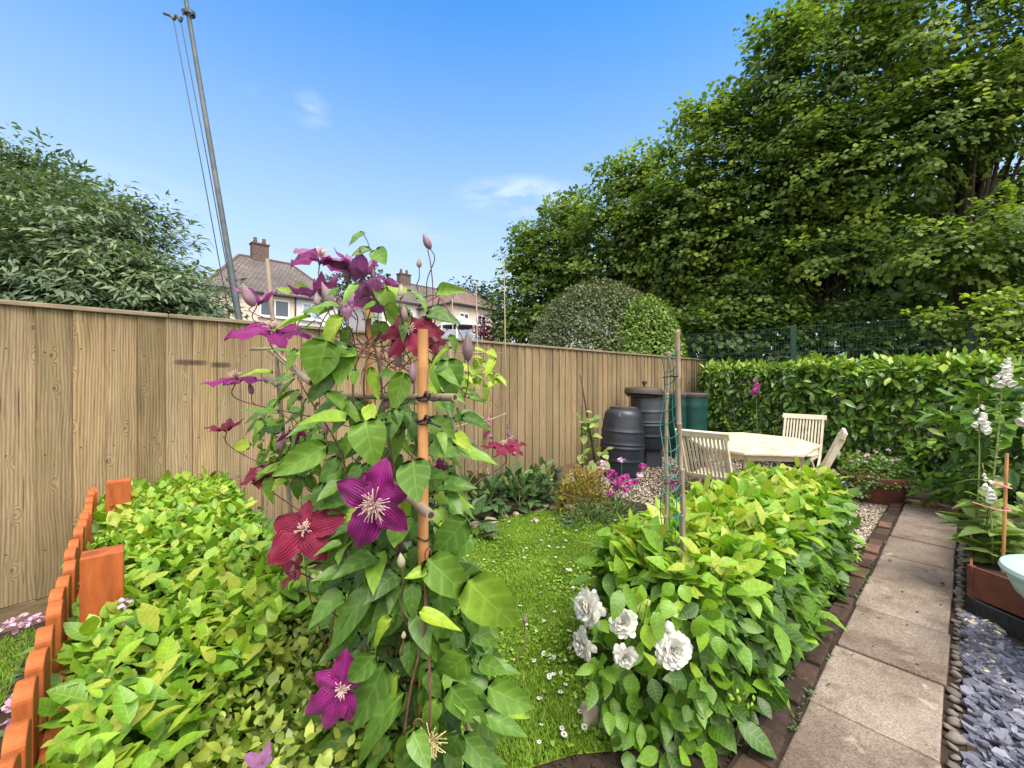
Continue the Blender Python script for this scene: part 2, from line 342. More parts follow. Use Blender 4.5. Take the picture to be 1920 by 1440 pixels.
    # nail heads, one row every 0.6 m up
    fx = mth(t, 'ABSOLUTE', mth(t, 'SUBTRACT', mth(t, 'FRACT', mth(t, 'DIVIDE', sx.outputs[0], .157)), .25)); fx = mth(t, 'MULTIPLY', fx, .157)
    for z0 in (.45, 1.05, 1.70):
        wz = mth(t, 'ADD', z0, mth(t, 'MULTIPLY', wn.outputs['Value'], .04)); fz = mth(t, 'ABSOLUTE', mth(t, 'SUBTRACT', sx.outputs[2], wz))
        d = mth(t, 'ADD', mth(t, 'MULTIPLY', fx, fx), mth(t, 'MULTIPLY', fz, fz)); k = mth(t, 'LESS_THAN', d, .005 ** 2); c = mixc(t, mth(t, 'MULTIPLY', k, .85), c, (.03, .02, .015))
    t.links.new(c, p.inputs['Base Color'])
    h = mth(t, 'SUBTRACT', mth(t, 'ADD', grain, mth(t, 'MULTIPLY', knot, .5)), mth(t, 'MULTIPLY', crack, 1.2)); bump(t, p, h, .55, .006)
    return m
M['fence'] = fence_material()
M['cap'] = simple('fence_cap', (.24, .19, .13), .9, .35, 9, .2, bmp=.6, bscale=50, dirt=(.15, .14, .07), sc3=(1, 8, 8))
M['gravelboard'] = simple('gravel_board', (.17, .12, .07), .9, .35, 9, .2, bmp=.6, bscale=50, dirt=(.08, .07, .035), sc3=(1, 8, 8))

def paving_material():
    m, t, p = newmat('paving_concrete', (.3, .24, .2), .92, .2)
    at = N(t, 'ShaderNodeAttribute', attribute_name='tint')
    c = ramp(t, at.outputs['Fac'], [(0, (.165, .13, .105)), (.5, (.225, .18, .15)), (1, (.275, .225, .19))])
    sp = noise(t, 90, detail=3, rough=.8); c = mixc(t, 1.0, c, ramp(t, sp, [(.32, (.55, .53, .52)), (.5, (1, 1, 1)), (.68, (1.45, 1.42, 1.35))]), 'MULTIPLY')
    b = noise(t, 2.2, detail=8, rough=.7); c = mixc(t, 1.0, c, ramp(t, b, [(.3, (.50, .45, .43)), (.62, (1.12, 1.12, 1.10))]), 'MULTIPLY')
    d = noise(t, 5, detail=9, rough=.75); c = mixc(t, mth(t, 'MULTIPLY', ramp(t, d, [(.52, (0, 0, 0)), (.68, (1, 1, 1))]), .75), c, (.085, .055, .042))
    l = noise(t, 8, detail=4, rough=.5); c = mixc(t, mth(t, 'MULTIPLY', ramp(t, l, [(.66, (0, 0, 0)), (.72, (1, 1, 1))]), .35), c, (.5, .45, .38))
    t.links.new(c, p.inputs['Base Color']); bump(t, p, mth(t, 'ADD', mth(t, 'MULTIPLY', sp, .7), d), .7, .006); return m
M['paving'] = paving_material()
M['brick'] = tintmat('edging_brick', [(0, (.035, .023, .018)), (.5, (.085, .048, .036)), (1, (.16, .085, .06))], .9, .25, .7, 60, .35)
M['gravel'] = tintmat('gravel_stones', [(0, (.10, .075, .055)), (.3, (.28, .22, .17)), (.65, (.45, .37, .29)), (1, (.68, .62, .54))], .85, .3, .2, 120)
M['slate'] = tintmat('slate_chips', [(0, (.045, .045, .065)), (.5, (.105, .105, .145)), (.85, (.18, .18, .235)), (1, (.28, .27, .31))], .6, .45, .3, 90)
M['pebble'] = tintmat('pebbles', [(0, (.10, .08, .07)), (.6, (.24, .2, .17)), (1, (.42, .38, .33))], .8, .3, .3, 60)
def tiles_material(name, a, b):
    m, t, p = newmat(name, a, .9, .2)
    bt = N(t, 'ShaderNodeTexBrick'); bt.inputs['Scale'].default_value = 1; bt.inputs['Brick Width'].default_value = .30; bt.inputs['Row Height'].default_value = .30
    bt.inputs['Mortar Size'].default_value = .025; bt.inputs['Color1'].default_value = (*a, 1); bt.inputs['Color2'].default_value = (*b, 1); bt.inputs['Mortar'].default_value = (*(x * .35 for x in a), 1)
    uvn = N(t, 'ShaderNodeUVMap'); t.links.new(uvn.outputs[0], bt.inputs[0])
    c = mixc(t, 1.0, bt.outputs['Color'], ramp(t, noise(t, .6, detail=6), [(.3, (.7, .7, .7)), (.7, (1.2, 1.2, 1.2))]), 'MULTIPLY')
    t.links.new(c, p.inputs['Base Color']); bump(t, p, bt.outputs['Fac'], -.6, .03); return m
M['tiles_brown'] = tiles_material('brown_roof_tiles', (.17, .14, .13), (.125, .108, .102))
M['tiles_red'] = tiles_material('red_roof_tiles', (.22, .145, .125), (.18, .12, .105))

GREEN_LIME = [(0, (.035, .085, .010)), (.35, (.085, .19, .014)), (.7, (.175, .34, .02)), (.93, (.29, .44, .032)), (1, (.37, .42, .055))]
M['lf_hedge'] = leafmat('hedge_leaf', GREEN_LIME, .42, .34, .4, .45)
M['lf_hedge_dark'] = leafmat('hedge_leaf_dark', [(0, (.03, .08, .014)), (.5, (.06, .145, .02)), (.9, (.12, .24, .03)), (1, (.26, .36, .05))], .42, .3, .4, .45)
M['lf_box'] = leafmat('box_leaf', [(0, (.06, .095, .014)), (.5, (.16, .22, .028)), (1, (.36, .41, .06))], .4, .25, .2, .5, bmp=0)
M['lf_clem'] = leafmat('clematis_leaf', [(0, (.035, .085, .018)), (.45, (.092, .195, .026)), (.8, (.185, .325, .03)), (1, (.36, .47, .035))], .42, .32, .35, .45, 4)
M['lf_laurel'] = leafmat('laurel_leaf', [(0, (.025, .065, .010)), (.45, (.075, .165, .016)), (.85, (.19, .32, .026)), (1, (.34, .42, .05))], .3, .25, .35, .55, 6)
M['lf_tree'] = leafmat('hazel_leaf', [(0, (.045, .085, .024)), (.5, (.10, .165, .036)), (.85, (.21, .30, .04)), (1, (.34, .42, .055))], .5, .44, .1, .3, bmp=0)
M['lf_tree2'] = leafmat('willow_leaf', [(0, (.06, .10, .055)), (.5, (.13, .19, .10)), (1, (.26, .32, .16))], .5, .25, .15, .35, bmp=0)
M['lf_dome'] = leafmat('clipped_leaf', [(0, (.06, .065, .035)), (.35, (.12, .14, .06)), (.55, (.10, .175, .03)), (1, (.24, .36, .05))], .45, .2, .1, .4, bmp=0)
M['lf_border'] = leafmat('border_leaf', [(0, (.025, .055, .02)), (.6, (.06, .12, .04)), (1, (.14, .20, .06))], .5, .25, .35, .35, 6)
M['lf_fox'] = leafmat('foxglove_leaf', [(0, (.09, .15, .035)), (.6, (.23, .31, .085)), (1, (.36, .42, .14))], .6, .35, .35, .3, 6)
M['lf_far'] = leafmat('far_leaf', [(0, (.03, .05, .03)), (1, (.10, .14, .08))], .6, .2, 0, .2, bmp=0)
M['lf_red'] = leafmat('red_leaf', [(0, (.07, .015, .02)), (1, (.24, .06, .07))], .5, .3, 0, .3, bmp=0, tcol=(1.2, .5, .5))
M['lf_gold'] = leafmat('golden_leaf', [(0, (.07, .09, .015)), (.5, (.22, .20, .03)), (1, (.46, .22, .05))], .5, .3, 0, .3, bmp=0)
M['grass'] = leafmat('grass_blade', [(0, (.07, .115, .010)), (.5, (.165, .30, .024)), (.85, (.28, .43, .04)), (1, (.44, .45, .13))], .5, .35, 0, .3, bmp=0)
def petal(name, stops, ribs=.5, trans=.3, ribcol=(.30, .02, .22), tcol=(1.3, .6, 1.0), rough=.5):
    m, t, p = newmat(name, stops[0][1], rough, .3); p.inputs['Sheen Weight'].default_value = .15
    at = N(t, 'ShaderNodeAttribute', attribute_name='tint'); c = ramp(t, at.outputs['Fac'], stops)
    uv = N(t, 'ShaderNodeUVMap'); sx = N(t, 'ShaderNodeSeparateXYZ'); t.links.new(uv.outputs[0], sx.inputs[0])
    a = mth(t, 'ABSOLUTE', mth(t, 'SUBTRACT', sx.outputs[0], .5))
    mid = mth(t, 'SUBTRACT', 1.0, mth(t, 'MULTIPLY', a, 9.0), True)
    ln = mth(t, 'POWER', mth(t, 'ADD', mth(t, 'MULTIPLY', mth(t, 'SINE', mth(t, 'MULTIPLY', sx.outputs[0], 62.0)), .5), .5), 3.0)
    c = mixc(t, mth(t, 'MULTIPLY', mid, ribs * .9), c, ribcol); c = mixc(t, mth(t, 'MULTIPLY', ln, ribs * .85), c, tuple(x * .4 for x in stops[0][1]))
    g = noise(t, 60); c = mixc(t, 1.0, c, ramp(t, g, [(.3, (.8, .8, .8)), (.7, (1.2, 1.2, 1.2))]), 'MULTIPLY')
    t.links.new(c, p.inputs['Base Color']); bump(t, p, ln, .6, .003)
    tr = N(t, 'ShaderNodeBsdfTranslucent'); t.links.new(mixc(t, 1.0, c, tcol, 'MULTIPLY'), tr.inputs[0])
    ms = N(t, 'ShaderNodeMixShader'); ms.inputs[0].default_value = trans; o = t.nodes['Material Output']
    t.links.new(p.outputs[0], ms.inputs[1]); t.links.new(tr.outputs[0], ms.inputs[2]); t.links.new(ms.outputs[0], o.inputs[0]); return m
M['pt_purple'] = petal('purple_sepal', [(0, (.16, .002, .10)), (1, (.28, .008, .17))], .55, .3, (.32, .01, .25))
M['pt_crimson'] = petal('crimson_sepal', [(0, (.16, .003, .026)), (1, (.27, .008, .05))], .10, .3, (.30, .012, .06), (1.3, .5, .7))
M['pt_lilac_hazed'] = petal('lilac_sepal_hazed', [(0, (.28, .09, .24)), (1, (.44, .22, .40))], .5, .35, (.40, .18, .36))  # lilac paled by haze and backlight worked into the colour
M['pt_white'] = petal('white_petal', [(0, (.80, .78, .68)), (1, (.92, .91, .86))], .0, .15, (.7, .72, .5), (1, 1, .95))
M['pt_pink'] = petal('pink_petal', [(0, (.46, .015, .30)), (.5, (.55, .07, .40)), (1, (.78, .45, .66))], .1, .3)
M['pt_pale'] = petal('pale_pink_petal', [(0, (.62, .38, .56)), (1, (.82, .66, .76))], .1, .3)
M['pt_red'] = petal('red_petal', [(0, (.30, .008, .03)), (1, (.55, .06, .12))], .1, .3)
M['bud'] = petal('clematis_bud', [(0, (.20, .13, .14)), (.5, (.30, .18, .22)), (1, (.42, .40, .26))], .9, .2, (.45, .38, .36))
M['stamen'] = simple('stamens', (.58, .42, .36), .6, .15, 40, .3, bmp=0)
M['stamen_dark'] = simple('anthers', (.55, .42, .30), .6, .15, 40, .3, bmp=0)
M['seed'] = simple('seed_plumes', (.50, .42, .20), .7, .2, 40, .3, bmp=0)

# ------------------------------------------------------------------ leaf clouds
def nrm(a): return a / np.maximum(np.linalg.norm(a, axis=-1, keepdims=True), 1e-9)
def leaf_tpl(rows, cols, lobe=0):
    us = np.linspace(-1, 1, cols); uv = [(.5, 0)]; w_ = [0.]
    for i, (v, ww_) in enumerate(rows):
        for u in us: uv.append((.5 + u / 2, v - (lobe * (1 - (2 * abs(u) - 1) ** 2) if i == 0 else 0))); w_.append(ww_)
    uv.append((.5, 1)); w_.append(0.); f = []; n = len(rows)
    for j in range(cols - 1): f.append((0, 2 + j, 1 + j))
    for i in range(n - 1):
        for j in range(cols - 1): a_ = 1 + i * cols + j; f.append((a_, a_ + 1, a_ + cols + 1, a_ + cols))
    for j in range(cols - 1): a_ = 1 + (n - 1) * cols + j; f.append((a_, a_ + 1, 1 + n * cols))
    return dict(uv=np.array(uv, float), w=np.array(w_), f=f)
T_FULL = leaf_tpl([(.12, .52), (.28, .86), (.46, 1), (.64, .84), (.80, .52), (.92, .22)], 3)
T_PETAL = leaf_tpl([(.12, .40), (.36, .80), (.62, 1), (.84, .86), (.96, .50)], 3)
T_HEART = leaf_tpl([(.05, .70), (.17, .95), (.33, 1), (.50, .88), (.66, .66), (.80, .41), (.92, .17)], 5, .10)
T_HEX = dict(uv=np.array([(.5, 0), (0, .32), (1, .32), (0, .68), (1, .68), (.5, 1)], float), w=np.array([0, .95, .95, .85, .85, 0]),
             f=[(0, 2, 1), (1, 2, 4, 3), (3, 4, 5)])
T_LONG = dict(uv=np.array([(.5, 0), (0, .45), (.5, .5), (1, .45), (.5, 1)], float), w=np.array([0, 1, 1, 1, 0]), f=[(0, 2, 1), (0, 3, 2), (1, 2, 4), (2, 3, 4)])
def leaves(name, Pn, A, Nn, L, W, m, tint, parent=None, tpl=T_FULL, fold=.28, curl=.25, label=None, wave=.018):
    n = len(Pn); A = nrm(A); S = nrm(np.cross(A, Nn)); Nn = np.cross(S, A)
    L = np.broadcast_to(L, n)[:, None, None]; W = np.broadcast_to(W, n)[:, None, None]
    u = (tpl['uv'][:, 0] * 2 - 1)[None, :, None]; v = tpl['uv'][:, 1][None, :, None]; w_ = tpl['w'][None, :, None]
    cu = (curl * rng.uniform(-.3, 1.6, n))[:, None, None]; fo = (fold * rng.uniform(.2, 1.8, n))[:, None, None]
    tw = (rng.normal(0, .25, n))[:, None, None]; wa = wave * rng.uniform(.2, 1.5, n)[:, None, None]; ph_ = rng.uniform(0, 6, n)[:, None, None]
    V = Pn[:, None, :] + A[:, None, :] * L * v + S[:, None, :] * W * .5 * u * w_ + Nn[:, None, :] * (fo * W * .5 * u ** 2 * w_ - cu * L * v ** 2 + wa * L * np.sin(v * 13 + ph_) * u ** 2 + tw * W * .5 * u * w_ * v)
    me = bulk(name, V, tpl['f'], np.clip(tint, 0, 1), tpl['uv'])
    return link(name, me, m, parent)
def rsph(n): return nrm(rng.normal(size=(n, 3)))
def clump(p, s=1.0, seed=0):
    q = p * s + seed
    return (np.sin(q[:, 0] * 3.1 + 1.3 * np.sin(q[:, 1] * 2.3)) + np.sin(q[:, 1] * 2.7 + 1.1 * np.sin(q[:, 2] * 3.3)) + np.sin(q[:, 2] * 3.7 + q[:, 0])) / 3
UPV = np.array([0, 0, 1.0])

def box_hedge(name, label, cat, org, A, B, la, lb, h, n, L, W, m, sides=(1, 1, 1, 1), rnd=.08, depth=.10, tint_top=.72, tint_side=.35, z0=.12, bumpy=.03, core=True, tpl=T_FULL, jag=.0, hf=None):
    """a clipped hedge: a rectangle from org along A (la) and B (lb), height h; leaves over its top and sides"""
    org, A, B = np.array(org, float), np.array(A, float), np.array(B, float)
    t = thing(name, label, cat, org + A * la / 2 + B * lb / 2)
    ar = np.array([la * lb, lb * h * sides[0], lb * h * sides[1], la * h * sides[2], la * h * sides[3]]); k = rng.choice(5, n, p=ar / ar.sum())
    a, b, c = rng.uniform(0, 1, n) * la, rng.uniform(0, 1, n) * lb, z0 + rng.uniform(0, 1, n) * (h - z0)
    O = np.zeros((n, 3))
    a = np.where(k == 1, 0, np.where(k == 2, la, a)); b = np.where(k == 3, 0, np.where(k == 4, lb, b)); c = np.where(k == 0, h, c)
    O[k == 0] = UPV; O[k == 1] = -A; O[k == 2] = A; O[k == 3] = -B; O[k == 4] = B
    # round the edges
    ca, cb, cc = np.clip(a, rnd, la - rnd), np.clip(b, rnd, lb - rnd), np.minimum(c, h - rnd)
    d = np.stack([a - ca, b - cb, c - cc], 1); on = np.linalg.norm(d, axis=1, keepdims=True); dn = np.where(on > 1e-6, d / np.maximum(on, 1e-6), 0)
    Op = A * dn[:, :1] + B * dn[:, 1:2] + UPV * dn[:, 2:3]
    O = nrm(O * .3 + Op)
    pos = org + A * (ca[:, None]) + B * (cb[:, None]) + UPV * cc[:, None] + Op * rnd
    dep = rng.uniform(0, 1, n) ** 1.5
    cl = clump(pos, 4.0); pos = pos + O * ((-dep * depth + bumpy * cl + jag * rng.uniform(0, 1, n) ** 4)[:, None])
    if hf is not None: pos[:, 2] *= hf(pos)
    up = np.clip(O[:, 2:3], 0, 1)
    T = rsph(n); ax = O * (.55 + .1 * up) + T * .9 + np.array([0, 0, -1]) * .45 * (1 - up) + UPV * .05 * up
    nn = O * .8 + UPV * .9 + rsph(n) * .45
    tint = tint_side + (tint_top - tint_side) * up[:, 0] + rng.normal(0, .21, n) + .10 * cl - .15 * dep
    s = np.clip(np.exp(rng.normal(-.05, .33, n)), .4, 1.6)
    leaves('foliage', pos, ax, nn, L * s, W * s * rng.uniform(.85, 1.15, n), m, tint, t, tpl)
    if core:
        mb = MB(); rr = random.Random(3)
        for i in range(int(26 * la * max(1, lb)) + 10):
            q = org + A * rr.uniform(.12, la - .12) + B * rr.uniform(.12, lb - .12); p0 = V3(q); hh = h - rr.uniform(.06, .14)
            p1 = p0 + V3((rr.uniform(-.06, .06), rr.uniform(-.06, .06), hh * .5)); p2 = p0 + V3((rr.uniform(-.12, .12), rr.uniform(-.12, .12), hh)); mb.tube([p0, p1, p2], [.006, .005, .002], 5)
        mb.build('branches', M['twig'], t)
    return t

def spray_tree(name, label, cat, base, envs, nspray, per, sr, L, W, m, trunk=None, group=None, tpl=T_HEX, inner=.25, droop=.15, flat=.35, tint0=.5, back=.35, outn=.4, jut=.10, barkm='bark', limbs=26, part='crown'):
    base = V3(base); t = thing(name, label, cat, base, group)
    envs = [(np.array(c, float), np.array(r, float)) for c, r in envs]
    wts = np.array([(r[0] * r[1] * r[2]) ** (2 / 3) for c, r in envs]); ei = rng.choice(len(envs), nspray, p=wts / wts.sum())
    C = np.array([e[0] for e in envs])[ei]; RR = np.array([e[1] for e in envs])[ei]
    D = rsph(nspray); far = (D[:, 1] > .35) & (rng.uniform(size=nspray) > back); D[far, 1] *= -1
    rad = np.where(rng.uniform(size=nspray) < inner, rng.uniform(.3, .8, nspray), rng.uniform(.78, 1.0, nspray) + jut * rng.uniform(0, 1, nspray) ** 3 * 2)
    cen = C + D * RR * rad[:, None]
    ok = cen[:, 2] > .15; cen, D, rad = cen[ok], D[ok], rad[ok]; ns = len(cen)
    out_ = nrm(D * np.array([1, 1, .6]) + rsph(ns) * .35 + np.array([0, 0, -droop])); side = nrm(np.cross(out_, UPV + .01)); nup = np.cross(side, out_)
    size = sr * rng.uniform(.55, 1.3, ns); n = ns * per; ix = np.repeat(np.arange(ns), per)
    tt = rng.uniform(-1, 1, n); ss = rng.normal(0, .5, n) * (1 - .45 * np.maximum(tt, 0)); hh = rng.normal(0, .5, n)
    pos = cen[ix] + out_[ix] * (tt * size[ix])[:, None] + side[ix] * (ss * size[ix])[:, None] + nup[ix] * (hh * flat * size[ix] - .25 * size[ix] * tt ** 2 * .5)[:, None]
    ax = out_[ix] * .7 + side[ix] * np.sign(ss)[:, None] * .6 + rsph(n) * .5 + np.array([0, 0, -.25])
    nn = nup[ix] * .9 + D[ix] * outn + rsph(n) * .45
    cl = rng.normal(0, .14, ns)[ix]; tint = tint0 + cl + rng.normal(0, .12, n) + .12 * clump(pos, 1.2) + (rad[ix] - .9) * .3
    s = rng.uniform(.6, 1.3, n); leaves(part, pos, ax, nn, L * s, W * s, m, tint, t, tpl, .2, .3)
    if trunk:
        h, r = trunk; mb = MB(); rr = random.Random(int(abs(base.x) * 100) + 1); top = base + V3((rr.uniform(-.2, .2), rr.uniform(-.2, .2), h))
        mb.tube(spline([base - V3((0, 0, .1)), base + V3((rr.uniform(-.1, .1), rr.uniform(-.1, .1), h * .4)), top], 5), [r * (1 - .08 * i) for i in range(11)], 9)
        for i in range(limbs):
            c = V3(cen[rr.randrange(ns)]); f = rr.uniform(.2, .95); a = base.lerp(top, f); b = a.lerp(c, .5) + V3((0, 0, .12 * (c - a).length))
            r0 = r * .45 * (1 - .6 * f); mb.tube(spline([a, b, c], 4), [r0 * (1 - .1 * j) for j in range(9)], 6, False)
        mb.build('trunk', M[barkm], t, smooth=True)
    return t

# ================================================================== THE SETTING
def poly_sheet(name, pts, z, m, kind='structure'):
    mb = MB(); n = len(pts); mb.add([(p[0], p[1], z) for p in pts], [tuple(range(n))]); o = mb.build(name, m); return tag(o, kind=kind)
def in_poly(x, y, poly):
    r = np.zeros(len(x), bool); j = len(poly) - 1
    for i in range(len(poly)):
        xi, yi, xj, yj = poly[i][0], poly[i][1], poly[j][0], poly[j][1]
        c = ((yi > y) != (yj > y)) & (x < (xj - xi) * (y - yi) / ((yj - yi) or 1e-9) + xi); r ^= c; j = i
    return r
mb = MB(); S = 400; k = 40
mb.add([(-S + 2 * S * i / k, -S + 2 * S * j / k, 0) for j in range(k + 1) for i in range(k + 1)], [(j * (k + 1) + i, j * (k + 1) + i + 1, (j + 1) * (k + 1) + i + 1, (j + 1) * (k + 1) + i) for j in range(k) for i in range(k)])
tag(mb.build('ground', M['soil']), kind='structure')

LAWN = [(-1.75, 2.98), (-1.4, 3.22), (-.9, 3.62), (-.35, 4.25), (0, 4.6), (.5, 4.86), (.95, 4.86), (1.25, 4.6), (1.35, 4.2), (1.25, 3.4), (1.0, 2.6), (.82, 2.0), (.62, 1.74), (.25, 1.70), (0, 1.62), (-.3, 1.3), (-.9, 1.5), (-1.3, 2.2)]
poly_sheet('lawn', LAWN, .006, M['lawn'])
SIDE = [(-4.5, .5), (-1.25, .6), (-2.9, 2.55), (-3.3, 2.05)]
poly_sheet('side_lawn', SIDE, .006, M['lawn'])
def grass(name, poly, n, z, hmin, hmax, tint0, near=None, seed=0):
    xs = np.array([p[0] for p in poly]); ys = np.array([p[1] for p in poly])
    x = rng.uniform(xs.min(), xs.max(), n * 3); y = ys.min() + (ys.max() - ys.min()) * rng.uniform(0, 1, n * 3) ** 1.25
    ok = in_poly(x, y, poly); x, y = x[ok][:n], y[ok][:n]; n = len(x)
    p0 = np.stack([x, y, np.full(n, z)], 1); a = rng.uniform(0, 6.283, n); d = np.stack([np.cos(a), np.sin(a), np.zeros(n)], 1)
    cl = clump(np.stack([x, y, x * 0], 1), 3.0, 2.0) * .6 + clump(np.stack([x, y, y * 0], 1), 9.0) * .4
    h = rng.uniform(hmin, hmax, n) * (1 + .35 * cl); lean = rng.uniform(.2, 1.1, n) * h; wd = rng.uniform(.0018, .0036, n)
    s = np.stack([-np.sin(a), np.cos(a), np.zeros(n)], 1) * wd[:, None]
    V = np.stack([p0 - s, p0 + s, p0 + d * (lean * .35)[:, None] + UPV * (h * .6)[:, None] - s * .8, p0 + d * (lean * .35)[:, None] + UPV * (h * .6)[:, None] + s * .8, p0 + d * lean[:, None] + UPV * h[:, None]], 1)
    tint = tint0 + .36 * cl + rng.normal(0, .16, n)
    me = bulk(name, V, [(0, 1, 3, 2), (2, 3, 4)], np.clip(tint, 0, 1), np.array([(.3, 0), (.3, 0), (.3, .6), (.3, .6), (.3, 1)], float))
    return tag(link(name, me, M['grass']), 'short bright green grass of the lawn between the hedges' if seed == 0 else 'darker grass behind the orange picket fence', 'grass', kind='stuff')
grass('grass', LAWN, 170000, .004, .012, .032, .50)
grass('grass', SIDE, 30000, .004, .02, .05, .25, seed=1)
# clover leaves among the blades
n = 20000; x = rng.uniform(-1.7, 1.4, n); y = 1.6 + 3.3 * rng.uniform(0, 1, n) ** 1.3; ok = in_poly(x, y, LAWN) & ((clump(np.stack([x, y, x], 1), 2.2, 5) + rng.normal(0, .3, n)) > .1); x, y = x[ok], y[ok]; n = len(x)
o = leaves('clover', np.stack([x, y, rng.uniform(.012, .04, n)], 1), rsph(n) * np.array([1, 1, .15]), UPV + rsph(n) * .35, rng.uniform(.014, .028, n), rng.uniform(.012, .022, n), M['grass'], .66 + rng.normal(0, .18, n), tpl=T_HEX)
tag(o, 'small clover leaves spread through the lawn', 'clover', kind='stuff')

# paved path: ten concrete slabs, brick edging on its left, rounded pebbles on its right
mb = MB(); rr = random.Random(4); u = .55
for i in range(11):
    L = .60 if i != 3 else .6; uc = u + L / 2
    mb.box(UV(uc, -.285 + rr.uniform(-.006, .006), .012 + rr.uniform(-.004, .006)), (L - .009, .43, .05), UA + VA * rr.uniform(-.012, .012), VA, (0, 0, 1), rr.uniform(.15, .8)); u += L
o = mb.build('path', M['paving'], bevel=.008); tag(o, kind='structure')
poly_sheet('path_joints', [UV(.5, -.63), UV(7.15, -.63), UV(7.15, -.072), UV(.5, -.072)], .026, M['soil'])
mb = MB(); u = .6
while u < 6.9:
    L = rr.uniform(.19, .225); mb.box(UV(u + L / 2, -.565 + rr.uniform(-.008, .008), .004 + rr.uniform(-.012, .012)), (L - .012, .095, .07), UA + VA * rr.uniform(-.06, .06), VA, V3((rr.uniform(-.05, .05), rr.uniform(-.05, .05), 1)).normalized(), rr.random() * (1 if u > 4.0 else .3)); u += L
tag(mb.build('brick_edging', M['brick'], bevel=.008), kind='structure')
def stones(name, pts, size, flat, m, tint, sub=1, squash=None):
    ico = bpy.data.meshes.new('tmp'); import bmesh; bm = bmesh.new(); bmesh.ops.create_icosphere(bm, subdivisions=sub, radius=1); bm.to_mesh(ico); bm.free()
    T = np.array([v.co for v in ico.vertices]); f = [tuple(q.vertices) for q in ico.polygons]; bpy.data.meshes.remove(ico)
    n = len(pts); sx = size * rng.uniform(.6, 1.4, n); sy = sx * rng.uniform(.55, 1, n); sz = sx * flat * rng.uniform(.6, 1.3, n); a = rng.uniform(0, 6.283, n)
    if squash is not None: a = squash + rng.normal(0, .25, n)
    j = 1 + rng.uniform(-.22, .22, (n, len(T), 1)); Q = T[None] * j * np.stack([sx, sy, sz], 1)[:, None]
    tilt = rng.normal(0, .3, n); Q[:, :, 2] += Q[:, :, 0] * tilt[:, None]
    V = np.stack([Q[..., 0] * np.cos(a)[:, None] - Q[..., 1] * np.sin(a)[:, None], Q[..., 0] * np.sin(a)[:, None] + Q[..., 1] * np.cos(a)[:, None], Q[..., 2]], 2) + np.array(pts)[:, None]
    return link(name, bulk(name, V, f, tint, smooth=sub > 1), m)
def uvpts(n, u0, u1, v0, v1, z0=0, z1=.01, pw=1):
    u = u0 + (u1 - u0) * rng.uniform(0, 1, n) ** pw; v = rng.uniform(v0, v1, n); q = np.outer(u, np.array(UA)) + np.outer(v, np.array(VA)); q[:, 2] = rng.uniform(z0, z1, n); return q
q = np.concatenate([np.stack([np.full(70, 1), np.arange(70), np.zeros(70)], 1)])
u = .6 + np.arange(92) * .062; pv = np.outer(u, np.array(UA)) + np.outer(-.035 + rng.normal(0, .006, 92), np.array(VA)); pv[:, 2] = .012
o = stones('pebble_edging', pv, .025, .6, M['pebble'], rng.uniform(0, .45, 92), 2, squash=math.atan2(VA.y, VA.x)); tag(o, kind='structure')
# gravel seating area
GR = [UV(4.05, -.62), UV(7.2, -.62), UV(8.6, -1.2), UV(9.6, -4.6), UV(5.2, -4.8), UV(5.0, -2.6), UV(4.3, -1.5)]
poly_sheet('gravel_area', GR, .004, M['soil'])
q = np.concatenate([uvpts(15000, 3.9, 7.1, -1.75, -.62, 0, .012, 1.2), uvpts(12000, 4.6, 8.6, -4.6, -1.7, 0, .012, 1.4)])
o = stones('gravel', q, .0115, .6, M['gravel'], np.clip(rng.beta(2, 2, len(q)), 0, 1)); tag(o, 'pale pinkish gravel around the table and beside the path', 'gravel', kind='stuff')
# slate chippings right of the path
SL = [UV(.3, .0), UV(4.0, .0), UV(3.6, .9), UV(2.2, 2.6), UV(-.5, 2.6)]
poly_sheet('slate_bed', SL, .004, M['soil'])
def shards(pts, size, tint):
    n = len(pts); k = 6; ang = np.sort(rng.uniform(0, 1, (n, k)), 1) * .6 + np.arange(k)[None] / k * .9; ang = ang / ang.max(1, keepdims=True) * 5.4
    sx = size * rng.uniform(.5, 1.5, n); asp = rng.uniform(.35, .8, n); th = rng.uniform(.003, .008, n); rr_ = rng.uniform(.75, 1.15, (n, k))
    px, py = np.cos(ang) * sx[:, None] * rr_, np.sin(ang) * (sx * asp)[:, None] * rr_; a = rng.uniform(0, 6.283, n); t1, t2 = rng.normal(0, .28, n), rng.normal(0, .28, n)
    X = px * np.cos(a)[:, None] - py * np.sin(a)[:, None]; Y = px * np.sin(a)[:, None] + py * np.cos(a)[:, None]; Z = X * t1[:, None] + Y * t2[:, None]
    top = np.stack([X, Y, Z + th[:, None]], 2); bot = np.stack([X * 1.06, Y * 1.06, Z - th[:, None]], 2); V = np.concatenate([top, bot], 1) + pts[:, None]
    f = [tuple(range(k))] + [(i, i + k, (i + 1) % k + k, (i + 1) % k) for i in range(k)]
    return link('slate_chippings', bulk('slate_chippings', V, f, tint, smooth=False), M['slate'])
q = np.concatenate([uvpts(7600, 1.2, 3.75, .0, 1.15, .004, .030), uvpts(600, 3.3, 4.0, -.01, .14, .004, .02)])
o = shards(q, .026, np.clip(rng.beta(2, 2.2, len(q)), 0, 1)); tag(o, 'blue grey slate chippings beside the paved path', 'slate chippings', kind='stuff')
q = uvpts(120, 3.2, 4.0, .0, .14, .01, .02); o = stones('pale_pebbles', q, .02, .5, M['gravel'], rng.uniform(.3, 1, len(q)), 2); tag(o, 'pale pebbles between the path and the black edging', 'pebbles', kind='stuff')
